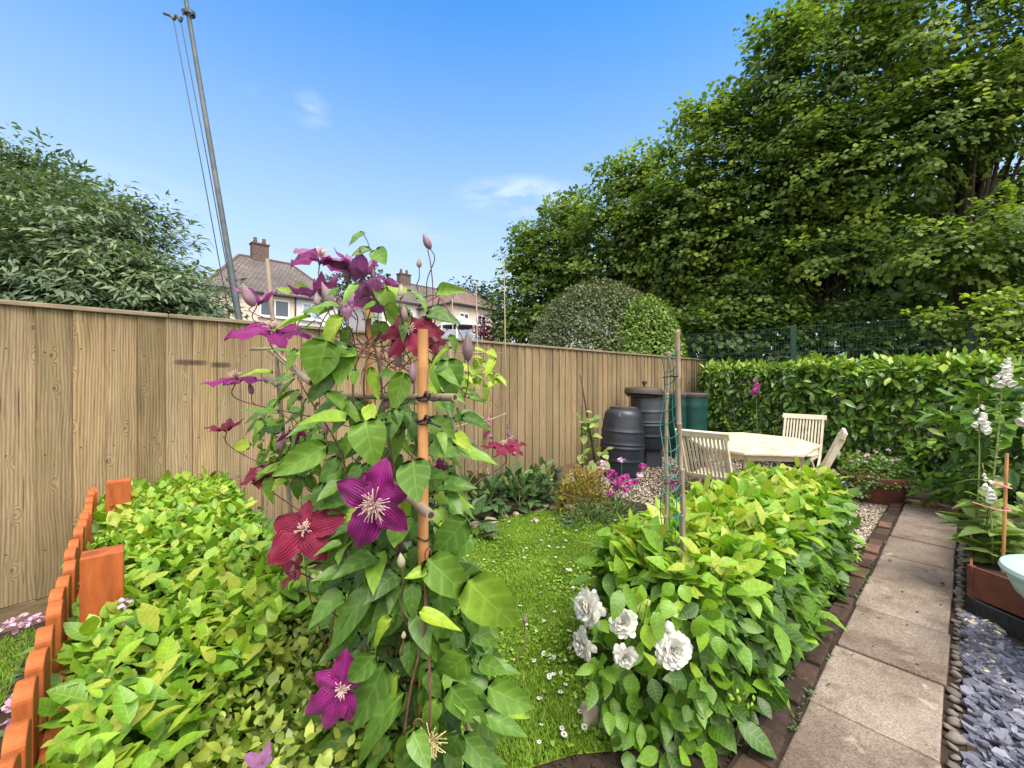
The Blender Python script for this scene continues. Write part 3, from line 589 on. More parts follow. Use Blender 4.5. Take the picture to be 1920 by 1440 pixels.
# stone edging of the long border by the fence
mb_pts = [(-1.95, 2.95), (-1.75, 3.04), (-1.5, 3.2), (-1.2, 3.42), (-.9, 3.68), (-.62, 3.98), (-.35, 4.28), (-.08, 4.58), (.18, 4.76), (.5, 4.9), (.85, 4.95)]
q = np.array([(p.x, p.y, .03) for p in spline([(a, b, 0) for a, b in mb_pts], 2)]); q[:, 2] = .012
o = stones('stone_edging', q, .062, .5, M['stone'], None, 2); tag(o, kind='structure')

# ------------------------------------------------------------------ the board fence
FE = thing('board_fence', 'tall weathered brown close board timber fence along the left of the garden', 'fence', tuple(F0)); FE.rotation_euler.z = math.atan2(FD.y, FD.x)
mb = MB(); s0 = -2.2; i = int(s0 / .157)
rr = random.Random(8)
while i * .157 < 11.6:
    x0 = i * .157 + rr.uniform(-.003, .003); x1 = (i + 1) * .157 + .008; z1 = 1.985 + rr.uniform(-.006, .004)
    # feather edge board: thick edge left over the thin edge of the next
    mb.add([(x0, -.022, .16), (x1, -.008, .16), (x1, .008, .16), (x0, .008, .16), (x0, -.022, z1), (x1, -.008, z1), (x1, .008, z1), (x0, .008, z1)], [(0, 1, 5, 4), (1, 2, 6, 5), (2, 3, 7, 6), (3, 0, 4, 7), (4, 5, 6, 7), (0, 3, 2, 1)]); i += 1
mb.build('board_panel', M['fence'], FE, local=True)
mb = MB(); x = s0
while x < 11.6: mb.box((x + 1.5, -.004, 2.0), (2.996, .075, .03)); x += 3.0
mb.build('capping_rail', M['cap'], FE, local=True, bevel=.006)
mb = MB(); x = s0
while x < 11.6: mb.box((x + 1.5, .0, .078), (2.99, .03, .155)); x += 3.0
mb.build('gravel_board', M['gravelboard'], FE, local=True, bevel=.004)
# ------------------------------------------------------------------ orange picket fence and its two posts
PD, PN = V3((-.676, .736, 0)).normalized(), V3((.736, .676, 0)).normalized(); P0_ = V3((-.985, .82, 0))
PF = thing('picket_fence', 'low orange painted picket fence with rounded tops beside the left hedge', 'fence', P0_)
def picket_mb():
    m_ = MB(); wd, th, h = .088, .032, .86; r = wd / 2; pts = [(-r, 0), (r, 0)] + [(r * math.cos(a), h - r * .62 + r * .62 * math.sin(a)) for a in [math.pi * q / 12 for q in range(13)]]
    n = len(pts); vs = [tuple(PD * x - PN * th / 2 + V3((0, 0, z))) for x, z in pts] + [tuple(PD * x + PN * th / 2 + V3((0, 0, z))) for x, z in pts]
    m_.add(vs, [tuple(range(n)), tuple(range(2 * n - 1, n - 1, -1))] + [(i, n + i, n + (i + 1) % n, (i + 1) % n) for i in range(n)]); return m_
p1 = picket_mb().build('picket', M['orange'], PF, local=True, bevel=.003)
rr = random.Random(2)
for i in range(-1, 18):
    o = p1 if i == -1 else p1.copy()
    if i >= 0: COL.objects.link(o); o.parent = PF
    o.location = PD * (.018 + i * .142) + V3((0, 0, rr.uniform(-.012, .012))); o.rotation_euler = (0, rr.uniform(-.01, .01), rr.uniform(-.05, .05))
for z in (.25, .66):
    mb = MB(); c0 = P0_ + PN * .035; mb.bar(c0 - PD * .3 + V3((0, 0, z)), c0 + PD * 2.55 + V3((0, 0, z)), .034, .06); mb.build('rail', M['orange'], PF, bevel=.003)
for (px, py, Y, h) in ((193, 1032, 1.40, .965), (223, 900, 2.42, .95)):
    mb = MB(); c = P(px, py, Y); mb.box((c.x, c.y, h / 2), (.105, .085, h), PN, PD); mb.build('post', M['orange'], PF, bevel=.004)

# ------------------------------------------------------------------ leaning clothes pole with pulley lines, behind the fence
a, b = P(450, 606, 4.5), P(348, -4, 4.5); dd = (b - a)
PO = thing('clothes_line_pole', 'tall leaning grey metal pole with two pulley lines behind the fence', 'pole', (a.x + .35, a.y, 0))
mb = MB(); mb.tube([a - dd * .95, a, b, b + dd * .12], [.031, .031, .022, .021], 12); mb.build('pole', M['grey_metal'], PO, smooth='auto')
h0 = P(356, 25, 4.5); h1 = P(338, 32, 4.5); h2 = P(322, 30, 4.5)
mb = MB(); mb.tube(spline([h0 + V3((.02, -.03, -.02)), h0 + V3((-.03, -.04, 0)), P(344, 27, 4.47), P(341, 19, 4.47), P(346, 17, 4.47)], 5), .010, 6); mb.lathe([(.036, -.02), (.05, -.02), (.05, .02), (.036, .02)], h0, 12); mb.build('bracket', M['grey_metal'], PO, smooth='auto')
mb = MB(); mb.tube(spline([P(307, 25, 4.47), P(320, 30, 4.47), P(326, 36, 4.47), P(331, 29, 4.47), P(338, 40, 4.47), P(341, 32, 4.47)], 5), .014, 6); mb.build('pulley', M['wire'], PO, smooth='auto')
for x0, y0, x1, y1 in ((325, 36, 432, 606), (339, 40, 444, 606)):
    mb = MB(); A_, B_ = P(x0, y0, 4.47), P(x1, y1, 4.6); mb.tube([A_, A_.lerp(B_, .5) + V3((.01, 0, -.01)), B_, B_ + (B_ - A_) * .3], .005, 6); mb.build('line', M['wire'], PO, smooth=True)

# ------------------------------------------------------------------ houses beyond the fence
def house(name, label, org, L, D, ze, zr, wm, tm, hip=2.6, walls2=None, chim=None, wins=(), pipes=()):
    """org: facade corner; facade runs along FD, body goes back along -FN"""
    t = thing(name, label, 'house', org); B = -FN
    q = lambda x, y, z: org + FD * x + B * y + V3((0, 0, z))
    def wall(x0, x1, m, nm):
        m_ = MB(); m_.add([q(x0, 0, 0), q(x1, 0, 0), q(x1, D, 0), q(x0, D, 0), q(x0, 0, ze), q(x1, 0, ze), q(x1, D, ze), q(x0, D, ze)], [(0, 1, 5, 4), (1, 2, 6, 5), (2, 3, 7, 6), (3, 0, 4, 7), (4, 5, 6, 7)]); m_.build(nm, m, t)
    if walls2: wall(0, walls2[0], wm, 'wall'); wall(walls2[0] + .01, L, walls2[1], 'wall')
    else: wall(0, L, wm, 'wall')
    e = .35; A0 = [(-e, -e), (L + e, -e), (L + e, D + e), (-e, D + e)]; R0, R1 = (hip, D / 2), (max(L - hip, hip + .01), D / 2)
    vs = [q(x, y, ze - .05) for x, y in A0] + [q(R0[0], R0[1], zr), q(R1[0], R1[1], zr)]
    fs = [(0, 1, 5, 4), (1, 2, 5), (2, 3, 4, 5), (3, 0, 4)]
    me = bpy.data.meshes.new('roof'); me.from_pydata([tuple(v) for v in vs], [], fs); me.update(); l = me.uv_layers.new(name='UVMap')
    for pl in me.polygons:
        nn = pl.normal; ax = V3((0, 0, 1)).cross(nn).normalized(); ay = nn.cross(ax)
        for li in pl.loop_indices: co = me.vertices[me.loops[li].vertex_index].co - V3(vs[0]); l.data[li].uv = (co.dot(ax), co.dot(ay))
    rf = link('roof', me, M[tm], t)
    mb = MB()
    for a_, b_ in ((4, 5), (0, 4), (3, 4), (1, 5), (2, 5)): mb.tube([vs[a_], vs[b_]], .11, 6)
    mb.build('ridge_tiles', M[tm + '_ridge'] if tm + '_ridge' in M else M['chimney'], rf)
    mb = MB()
    for i in range(4): mb.bar(q(*A0[i], ze - .1), q(*A0[(i + 1) % 4], ze - .1), .12, .12)
    mb.build('gutter', M['wire'], t)
    if chim:
        cx, cw, ch = chim; mb = MB(); c = q(cx, D / 2, zr); mb.box(c + V3((0, 0, ch / 2 - .6)), (cw, .7, ch + 1.2), FD, B); mb.box(c + V3((0, 0, ch + .04)), (cw + .14, .84, .1), FD, B); cc = mb.build('chimney', M['chimney'], t)
        mb = MB()
        for s_ in (-.27, .27): mb.lathe([(.13, 0), (.15, .2), (.12, .25), (.13, .45), (.10, .45), (.09, .1)], c + V3((0, 0, ch + .1)) + FD * cw * s_, 12)
        mb.build('chimney_pot', M['terracotta'], cc, smooth='auto')
    for (x0, x1, z0, z1, gm) in wins:
        mb = MB(); w_ = .09
        for (u0, u1, k0, k1) in ((x0, x1, z0, z0 + w_), (x0, x1, z1 - w_, z1), (x0, x0 + w_, z0 + w_, z1 - w_), (x1 - w_, x1, z0 + w_, z1 - w_), ((x0 + x1) / 2 - w_ / 2, (x0 + x1) / 2 + w_ / 2, z0 + w_, z1 - w_)):
            mb.box(q((u0 + u1) / 2, -.035, (k0 + k1) / 2), (u1 - u0, .07, k1 - k0), FD, B)
        mb.box(q((x0 + x1) / 2, -.09, z0 - .05), (x1 - x0 + .25, .2, .09), FD, B)
        wn = mb.build('window', M['white_paint'], t)
        mb = MB(); mb.box(q((x0 + x1) / 2, -.012, (z0 + z1) / 2), (x1 - x0 - .1, .02, z1 - z0 - .1), FD, B); mb.build('pane', M[gm], wn)
    if pipes:
        mb = MB()
        for x in pipes: mb.tube([q(x, -.07, 0), q(x, -.07, ze - .1)], .055, 8)
        mb.build('downpipe', M['wire'], t)
    return t
zf = lambda py, Y: CH + (HY - py) / F * Y
oA = P(392, 707, 28); oA.z = 0
house('semi_detached_house', 'cream and white rendered house with grey brown tiled roof and brick chimney, behind the fence', oA, 8.7, 6.8, 7.75, 11.0, M['cream_render'], 'tiles_brown', 2.5, (5.4, M['white_render']), (3.9, 1.15, 1.05),
      [(3.0, 5.0, 6.0, 7.3, 'dark_glass'), (5.9, 7.3, 6.05, 7.3, 'curtain_glass'), (3.0, 5.0, 3.0, 4.4, 'dark_glass')], (5.42,))
oB = P(716, 707, 37); oB.z = 0
house('semi_detached_house', 'white and dusky pink house seen through the top of the purple clematis', oB, 11.5, 6.5, 8.55, 11.1, M['white_render'], 'tiles_brown', 2.6, (7.4, M['pink_render']), (4.2, 1.2, .8),
      [(4.6, 6.2, 6.6, 8.0, 'curtain_glass'), (9.0, 10.2, 6.7, 8.0, 'dark_glass'), (1.6, 3.0, 6.6, 8.0, 'dark_glass')], (7.42,))
oC = P(925, 707, 40) - FD * 5.0; oC.z = 0
oC = oC - FN * 0
house('detached_house', 'cream house with red brown hipped roof half hidden by the tall trees', oC + FD * 0, 5.0, 5.0, 8.1, 10.3, M['cream_render'], 'tiles_red', 2.5, None, None, [(2.9, 4.0, 6.1, 7.3, 'dark_glass'), (.8, 1.9, 6.1, 7.3, 'dark_glass')], (4.9,))
# white glazed garden room roof
c = P(862, 640, 24); c.z = 0; t = thing('garden_room', 'small white garden room with ribbed glass roof beyond the fence', 'garden room', c)
zt, ze_ = zf(594, 24), zf(612, 24); mb = MB(); ring = [c + V3((1.25 * math.cos(a * math.pi / 4), 1.25 * math.sin(a * math.pi / 4), ze_)) for a in range(8)]; top = c + V3((0, 0, zt)); vs = ring + [top]
mb.add(vs, [(i, (i + 1) % 8, 8) for i in range(8)]); mb.build('roof', M['curtain_glass'], t)
mb = MB()
for i in range(8): mb.tube([ring[i] + V3((0, 0, .02)), top + V3((0, 0, .03))], .05, 5); mb.tube([ring[i], ring[(i + 1) % 8]], .06, 5); mb.tube([ring[i], V3((ring[i].x, ring[i].y, 0))], .06, 5)
for i in range(8): m_ = ring[i].lerp(ring[(i + 1) % 8], .5); mb.tube([m_ + V3((0, 0, .02)), top + V3((0, 0, .03))], .035, 5)
mb.build('frame', M['white_paint'], t)
mb = MB()
for i in range(8): a_, b_ = ring[i], ring[(i + 1) % 8]; mb.add([(a_.x, a_.y, 0), (b_.x, b_.y, 0), (b_.x, b_.y, ze_ - .35), (a_.x, a_.y, ze_ - .35)], [(0, 1, 2, 3)])
mb.build('wall', M['curtain_glass'], t)

# ------------------------------------------------------------------ trees and shrubs beyond
def ell(px, py, Y, rx, ry, rz): return (tuple(P(px, py, Y)), (rx, ry, rz))
spray_tree('red_leaved_shrub', 'dark red leaved shrub in front of the cream house', 'shrub', (*P(915, 640, 17).xy, 0), [ell(915, 628, 17, .62, .6, .9)], 130, 14, .2, .10, .05, M['lf_red'], (2.6, .05), inner=.4, limbs=10)
for px, py, Y, r, lab in ((868, 560, 62, 3.6, 'rounded dark tree above the roofs between two houses'), (905, 566, 60, 2.6, 'small dark tree touching the red brown hipped roof'), (652, 548, 62, 3.4, 'distant tree beside the right end of the grey brown roof'), (700, 540, 66, 3.6, 'distant tree just left of the house with the pink wall')):
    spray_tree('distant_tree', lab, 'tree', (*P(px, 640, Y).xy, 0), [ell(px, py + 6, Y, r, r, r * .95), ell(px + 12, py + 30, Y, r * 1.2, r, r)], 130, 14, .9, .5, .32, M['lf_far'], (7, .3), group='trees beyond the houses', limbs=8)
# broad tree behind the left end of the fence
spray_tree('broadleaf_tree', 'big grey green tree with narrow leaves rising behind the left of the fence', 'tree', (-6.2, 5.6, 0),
           [ell(30, 485, 5.6, 1.6, 1.3, 1.0), ell(-140, 490, 5.6, 1.8, 1.4, 1.12), ell(195, 485, 5.3, 1.0, 1.0, .80), ell(280, 555, 5.2, .80, .8, .44), ell(110, 560, 5.0, 1.6, .9, .55), ell(50, 390, 5.6, .85, .9, .48), ell(368, 572, 5.2, .34, .5, .26), ell(72, 318, 5.5, .20, .2, .24), ell(8, 305, 5.5, .26, .3, .28), ell(212, 390, 5.4, .20, .2, .26), ell(128, 352, 5.5, .22, .2, .22), ell(262, 440, 5.3, .2, .2, .2), ell(310, 508, 5.2, .17, .2, .2)],
           2700, 28, .25, .098, .032, M['lf_tree2'], (3.2, .16), tpl=T_LONG, inner=.3, jut=.06, tint0=.50, droop=.05, outn=.5)
# clipped dome
c = P(1128, 700, 12.2)
t = thing('clipped_dome_shrub', 'large clipped dome shaped shrub with olive and bright green leaves behind the fence', 'shrub', (c.x, c.y, 0))
for nm, px, Y, rx, zt_, tn, n_, sd_ in (('olive_crown', 1122, 12.3, 2.28, 527, .27, 36000, 3), ('green_crown', 1206, 10.9, 1.12, 552, .68, 14000, 4)):
    cc = np.array(P(px, 700, Y)); cc[2] = 0; H = zf(zt_, Y); D = rsph(n_); D[:, 2] = np.abs(D[:, 2]); D[:, 1] = np.where((D[:, 1] > .3) & (rng.uniform(size=n_) > .3), -D[:, 1], D[:, 1])
    ex = np.sign(D) * np.abs(D) ** .8; ex = nrm(ex) ; pos = cc + ex * np.array([rx, rx, H - 1.2]) * (1 - .16 * rng.uniform(0, 1, n_) ** 1.4 + .012 * clump(ex, 9))[:, None] + np.array([0, 0, 1.2])
    low = rng.uniform(size=n_) < .25; pos[low, 2] = rng.uniform(.2, 1.4, low.sum()); 
    leaves(nm, pos, D * .5 + rsph(n_) + UPV * .3, D + UPV * .5 + rsph(n_) * .5, rng.uniform(.06, .10, n_), rng.uniform(.035, .06, n_), M['lf_dome'], tn + rng.normal(0, .13, n_), t, T_HEX)
mb = MB(); rr = random.Random(1)
for i in range(50): a = rr.uniform(0, 6.28); mb.tube([(c.x, c.y, 0), (c.x + 1.3 * math.cos(a) * rr.random(), c.y + 1.3 * math.sin(a) * rr.random(), rr.uniform(1.6, 3.0))], [.035, .012], 5)
mb.build('branches', M['twig'], t)
# tall trees along the back
spec = [
 ('tall hazel at the far left of the tree row, above the dome shrub', 1045, 17.5, [ell(1055, 500, 17.5, 2.1, 2, 2.4), ell(1010, 560, 17, 1.5, 1.5, 2.0), ell(1075, 420, 17.5, 1.1, 1.2, 1.2), ell(985, 480, 17.5, .7, .8, 1.1), ell(960, 590, 17, .8, 1, 1.3)], 820, 24, .52, .155, .118, .50),
 ('tall hazel in the middle left of the tree row', 1195, 15, [ell(1195, 400, 15, 1.9, 1.7, 1.9), ell(1150, 470, 15, 1.8, 1.6, 1.8), ell(1250, 470, 14.5, 1.8, 1.6, 1.8), ell(1185, 330, 15, .8, .9, .8), ell(1300, 560, 14, 1.6, 1.3, 1.6)], 860, 26, .47, .14, .11, .56),
 ('tall hazel in the middle of the tree row behind the green mesh fence', 1345, 13, [ell(1345, 330, 13, 2.0, 1.7, 2.0), ell(1410, 440, 12.5, 1.9, 1.6, 2.0), ell(1290, 420, 13, 1.5, 1.3, 1.7), ell(1330, 235, 13, .8, .9, .6), ell(1420, 250, 13, .8, .9, 1.1), ell(1420, 560, 11.8, 1.7, 1.0, 1.1)], 1000, 28, .43, .125, .10, .58),
 ('very tall hazel leaning over the middle right of the tree row', 1550, 11.5, [ell(1540, 190, 11.5, 2.2, 1.7, 2.3), ell(1600, 330, 11, 2.1, 1.7, 1.8), ell(1480, 330, 11.5, 1.6, 1.4, 1.9), ell(1450, 120, 11.5, .7, .9, 1.3), ell(1590, 40, 11.5, 1.3, 1.3, 1.4), ell(1560, 470, 10.8, 1.6, 1.0, .9)], 1060, 30, .40, .118, .098, .58),
 ('tallest hazel at the right of the tree row with bright leaves', 1800, 10, [ell(1790, 60, 10, 2.4, 1.7, 2.6), ell(1720, 250, 9.8, 1.6, 1.3, 1.6), ell(1850, 200, 9.3, 1.2, 1.1, 1.2), ell(1990, 200, 9.5, 1.4, 1.4, 2.6), ell(1790, 470, 9.0, 1.7, .9, .75), ell(1930, 470, 8.6, 1.4, .9, 1.1)], 980, 32, .37, .112, .094, .64),
]
for lab, px, Y, envs, ns, per, sr, L, W, tn in spec:
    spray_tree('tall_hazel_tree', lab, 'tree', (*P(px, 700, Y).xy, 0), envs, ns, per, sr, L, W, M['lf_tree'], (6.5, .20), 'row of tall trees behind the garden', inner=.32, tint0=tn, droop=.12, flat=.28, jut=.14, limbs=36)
# dark undergrowth below the trees and behind the mesh fence
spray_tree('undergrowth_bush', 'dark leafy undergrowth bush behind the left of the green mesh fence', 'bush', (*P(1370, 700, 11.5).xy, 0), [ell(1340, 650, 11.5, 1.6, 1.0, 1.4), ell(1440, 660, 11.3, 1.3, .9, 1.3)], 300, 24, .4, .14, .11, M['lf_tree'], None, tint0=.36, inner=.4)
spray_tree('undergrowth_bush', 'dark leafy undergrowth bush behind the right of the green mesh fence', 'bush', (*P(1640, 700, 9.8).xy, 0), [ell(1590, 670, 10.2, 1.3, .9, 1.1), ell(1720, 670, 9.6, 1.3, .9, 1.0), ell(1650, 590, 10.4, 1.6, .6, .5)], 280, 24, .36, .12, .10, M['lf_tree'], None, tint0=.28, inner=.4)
spray_tree('climbing_vine', 'bright leafy climber hanging over the right end of the mesh fence', 'climber', (*P(1905, 700, 6.6).xy, 0), [ell(1900, 620, 6.7, .55, .4, .42), ell(1860, 580, 6.9, .4, .3, .3), ell(1930, 700, 6.3, .45, .4, .5), ell(1760, 600, 7.3, .5, .2, .12)], 210, 16, .2, .085, .07, M['lf_tree'], (1.6, .02), tint0=.72, limbs=16, barkm='twig', part='foliage')
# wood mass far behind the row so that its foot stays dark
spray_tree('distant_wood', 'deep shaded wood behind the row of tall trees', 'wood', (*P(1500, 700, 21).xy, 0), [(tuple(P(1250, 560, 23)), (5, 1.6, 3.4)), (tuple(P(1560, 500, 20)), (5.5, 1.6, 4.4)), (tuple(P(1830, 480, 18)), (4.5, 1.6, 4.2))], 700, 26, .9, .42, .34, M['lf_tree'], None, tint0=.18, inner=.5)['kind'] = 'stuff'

# ------------------------------------------------------------------ green mesh fence
dB = 10.5; BD = V3((.719, -.695, 0)).normalized()
def bpt(px, d, z): r = (px - CX) / F; Y = d / (FD.x * r + FD.y); return V3((r * Y, Y, z))
pA = bpt(1360, dB, 0); t = thing('mesh_fence', 'dark green welded wire mesh fence with square posts in front of the trees', 'fence', pA)
p0 = bpt(1488, dB, 0); zt = zf(610, p0.y); Lm = 2.52
for i in (-1, 0, 1, 2):
    mb = MB(); q_ = p0 + BD * (Lm * i); mb.box(q_ + V3((0, 0, zt / 2)), (.085, .06, zt), BD, FD); mb.build('post', M['green_metal'], t, bevel=.004)
for i in (-1, 0, 1):
    mb = MB(); a = p0 + BD * (Lm * i + .05) - FD * .05; L = Lm - .1; ztp = zt - .03
    for k in range(int(L / .055) + 1): mb.tube([a + BD * (k * .055) + V3((0, 0, .2)), a + BD * (k * .055) + V3((0, 0, ztp))], .0028, 4, False)
    for z in [.3 + .2 * k for k in range(20) if .3 + .2 * k < ztp]:
        mb.tube([a + V3((0, 0, z)), a + BD * L + V3((0, 0, z))], .0035, 4, False)
    for z in (ztp - .02, ztp - .55, ztp - 1.1): mb.tube([a - FD * .03 + V3((0, 0, z)), a - FD * .03 + BD * L + V3((0, 0, z))], .004, 4, False)
    mb.build('mesh_panel', M['green_metal'], t)
# ------------------------------------------------------------------ laurel hedges
la = bpt(1312, 10.0, 0); lb_ = bpt(1500, 9.9, 0)
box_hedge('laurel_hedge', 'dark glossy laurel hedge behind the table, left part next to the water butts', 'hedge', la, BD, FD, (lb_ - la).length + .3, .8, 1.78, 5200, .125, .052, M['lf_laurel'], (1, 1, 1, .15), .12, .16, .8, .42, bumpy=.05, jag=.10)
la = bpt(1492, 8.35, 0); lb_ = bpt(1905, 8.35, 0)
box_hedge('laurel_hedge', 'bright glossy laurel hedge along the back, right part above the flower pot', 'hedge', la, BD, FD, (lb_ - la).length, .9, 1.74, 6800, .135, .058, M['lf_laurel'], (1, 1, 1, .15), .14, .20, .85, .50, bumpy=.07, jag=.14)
spray_tree('rhododendron_bush', 'large leaved dark bush behind the white foxgloves at the right', 'bush', (5.3, 4.35, 0), [((5.35, 4.4, .75), (.75, .6, .75)), ((5.9, 4.3, 1.0), (.7, .6, .9))], 170, 12, .22, .17, .075, M['lf_laurel'], None, tint0=.45, inner=.3, tpl=T_FULL)
# ================================================================== SEATING AREA
def chair(label, pos, face, group='cream folding garden chairs'):
    t = thing('garden_chair', label, 'chair', pos, group, math.atan2(-face[0], face[1])); w_ = .235   # local +Y is where the sitter looks
    def bar(m_, a, b, x, y, up=(0, 0, 1)): m_.bar(a, b, x, y, up)
    mb = MB(); lean = lambda z: -.20 - (z - .42) * .42
    for s_ in (-1, 1): mb.bar((s_ * w_, lean(.40), .40), (s_ * w_, lean(.93), .93), .028, .05, (0, 1, 0))
    mb.box((0, lean(.95), .95), (w_ * 2 + .08, .035, .075), (1, 0, 0), (0, .92, .39), (0, -.39, .92)); mb.box((0, lean(.47), .47), (w_ * 2 - .03, .022, .05), (1, 0, 0), (0, .92, .39), (0, -.39, .92))
    for k in range(11): x = -w_ + .04 + (2 * w_ - .08) * k / 10; mb.bar((x, lean(.49), .49), (x, lean(.925), .925), .023, .012, (0, 1, 0))
    mb.build('backrest', M['cream'], t, local=True, bevel=.004)
    mb = MB()
    for k in range(7): mb.box((0, -.18 + k * .068, .445 + .004 * k), (w_ * 2 - .03, .055, .018))
    for s_ in (-1, 1): mb.box((s_ * (w_ - .03), .03, .42), (.022, .46, .04))
    mb.build('seat', M['cream'], t, local=True, bevel=.003)
    for s_ in (-1, 1):
        mb = MB(); mb.bar((s_ * w_, -.19, .41), (s_ * w_, .26, .0), .026, .045, (0, 0, 1)); mb.build('leg', M['cream'], t, local=True, bevel=.003)
        mb = MB(); mb.bar((s_ * (w_ - .03), .24, .43), (s_ * (w_ - .03), -.26, .0), .026, .045, (0, 0, 1)); mb.build('leg', M['cream'], t, local=True, bevel=.003)
    return t
TC = V3((3.03, 5.26, 0))
oc = [(2.36, 5.56), (2.74, 6.09), (3.40, 6.15), (3.81, 5.60), (3.71, 5.00), (3.08, 4.38), (2.50, 4.48), (2.27, 4.95)]
t = thing('garden_table', 'cream painted octagonal wooden garden table between the chairs', 'table', TC)
mb = MB(); mb.prism(oc, .705, .735); mb.build('table_top', M['cream'], t, bevel=.006)
mb = MB(); inner = [(TC.x + (x - TC.x) * .84, TC.y + (y - TC.y) * .84) for x, y in oc]
for i in range(8): a, b = V3((*inner[i], .665)), V3((*inner[(i + 1) % 8], .665)); mb.bar(a, b, .025, .07)
mb.build('apron', M['cream'], t)
for i in (0, 2, 4, 6):
    x, y = TC.x + (oc[i][0] - TC.x) * .72, TC.y + (oc[i][1] - TC.y) * .72; mb = MB(); mb.bar((x, y, .69), (TC.x + (x - TC.x) * 1.05, TC.y + (y - TC.y) * 1.05, 0), .055, .055); mb.build('leg', M['cream'], t, bevel=.004)
def face(p): d = TC - V3(p); return (d.x, d.y)
chair('cream slatted folding chair with its back to the camera, left of the table', (2.28, 4.66, 0), (.70, .71))
chair('cream slatted folding chair on the far side of the table by the hedge', (4.10, 5.98, 0), (-.72, -.69))
chair('cream folding chair seen edge on at the right of the table', (3.17, 4.66, 0), (-.80, .60))

# ------------------------------------------------------------------ barrels and water butts
def barrel(name, label, c, Rm, H, tilt, m, base=0, group=None):
    t = thing(name, label, 'barrel', c); Z = V3(tilt).normalized(); X = Z.orthogonal().normalized(); Y = Z.cross(X)
    pr = [(.0, 0), (Rm * .84, 0), (Rm * .88, .03)]
    for k in range(33):
        f = k / 32; z = .03 + f * (H - .16); r = Rm * (.88 + .12 * math.sin(math.pi * min(1, f * 1.02)) ** .8)
        for zz in (.20, .24, .48, .52, .76, .80):
            if abs(f - zz) < .012: r += .010
        pr.append((r, z))
    pr += [(Rm * .86, H - .09), (Rm * .78, H - .045), (Rm * .66, H - .02), (Rm * .60, H - .015)]
    mb = MB(); mb.lathe(pr, V3(c) + Z * base, 40, X, Y, Z); mb.build('body', m, t, smooth='auto')
    return t, X, Y, Z, V3(c) + Z * base
c = G(1172, 898); c.z = 0
t, X, Y, Z, o = barrel('plastic_barrel', 'big black ribbed barrel leaning in front of the others by the fence', c + V3((0, .25, 0)), .335, 1.06, (.05, .03, 1), M['black_plastic'])
mb = MB(); mb.lathe([(.0, 1.045), (.20, 1.045), (.205, 1.075), (.19, 1.085), (.0, 1.085)], o, 32, X, Y, Z); mb.lathe([(.205, 1.04), (.222, 1.04), (.222, 1.062), (.205, 1.062)], o, 32, X, Y, Z); mb.build('lid', M['lid'], t, smooth='auto')
mb = MB(); k = o + Z * .965 + V3((-.10, -.235, 0)); mb.lathe([(0, 0), (.035, 0), (.035, .03), (0, .03)], k, 14, V3((1, 0, 0)), V3((0, .4, .9)), V3((-.2, -.9, .4))); mb.build('bung', M['black_plastic'], t, smooth='auto')
c = G(1213, 868); c = P(1213, 707, 7.35); c.z = 0
t, X, Y, Z, o = barrel('plastic_barrel', 'tall black barrel on a stand with a loose brown lid, behind the leaning barrel', c, .325, 1.0, (.0, .0, 1), M['black_plastic'], .30)
mb = MB(); mb.lathe([(0, .0), (.27, 0), (.245, .29), (0, .29)], c, 10); mb.build('stand', M['black_plastic'], t)
LZ = V3((.07, .05, 1)).normalized(); LX = V3((0, 1, 0)).cross(LZ).normalized(); LY = LZ.cross(LX); lc = P(1207, 738, 7.3)
mb = MB(); mb.lathe([(.0, -.02), (.31, -.02), (.332, -.01), (.335, .05), (.315, .085), (.26, .105), (.10, .115), (0, .117)], lc, 40, LX, LY, LZ); mb.lathe([(.33, -.03), (.30, -.04), (.27, -.07), (0, -.07)], lc, 40, LX, LY, LZ); lid = mb.build('lid', M['lid'], t, smooth='auto')
mb = MB(); mb.lathe([(.025, .11), (.022, .16), (.04, .17), (.043, .21), (.03, .22), (0, .22)], lc, 14, LX, LY, LZ); mb.build('knob', M['black_plastic'], lid, smooth='auto')
mb = MB(); mb.tube([lc + V3((-.27, -.08, -.02)), lc + V3((-.25, -.08, -.32))], .012, 6); mb.build('lid_prop', M['bamboo_pale'], t)
for px, Y_, lab in ((1272, 8.1, 'dark green water butt with flat black lid partly behind the bamboo canes'), (1301, 8.0, 'dark green water butt with flat black lid touching the laurel hedge')):
    c = P(px, 707, Y_); c.z = 0; t = thing('water_butt', lab, 'water butt', c, 'green water butts')
    pr = [(0, .28), (.205, .28), (.21, .30)] + [(.21 + .045 * k / 20 + (.006 if k in (5, 6, 15, 16) else 0), .30 + .90 * k / 20) for k in range(21)]
    mb = MB(); mb.lathe(pr, c, 36); mb.build('body', M['green_plastic'], t, smooth='auto')
    mb = MB(); mb.lathe([(.25, 1.185), (.272, 1.18), (.275, 1.225), (.25, 1.245), (0, 1.25)], c, 36); mb.build('lid', M['lid'], t, smooth='auto')
    mb = MB(); mb.lathe([(0, 0), (.22, 0), (.20, .28), (0, .28)], c, 12); mb.build('stand', M['black_plastic'], t)
    mb = MB(); q = c + V3((-.08, -.21, .42)); mb.tube([q, q + V3((-.02, -.07, 0))], .014, 8); mb.tube([q + V3((-.02, -.06, .02)), q + V3((-.02, -.06, -.05))], .011, 8); mb.build('tap', M['lid'], t, smooth=True)
c = G(1300, 884); t = thing('watering_can', 'small rounded black plastic can on the gravel in front of the water butts', 'watering can', c)
mb = MB(); mb.lathe([(0, 0), (.10, 0), (.12, .03), (.125, .09), (.12, .095), (.127, .10), (.125, .16), (.118, .165), (.115, .20), (.085, .235), (.03, .25), (0, .25)], c, 26); mb.build('body', M['black_plastic'], t, smooth='auto')
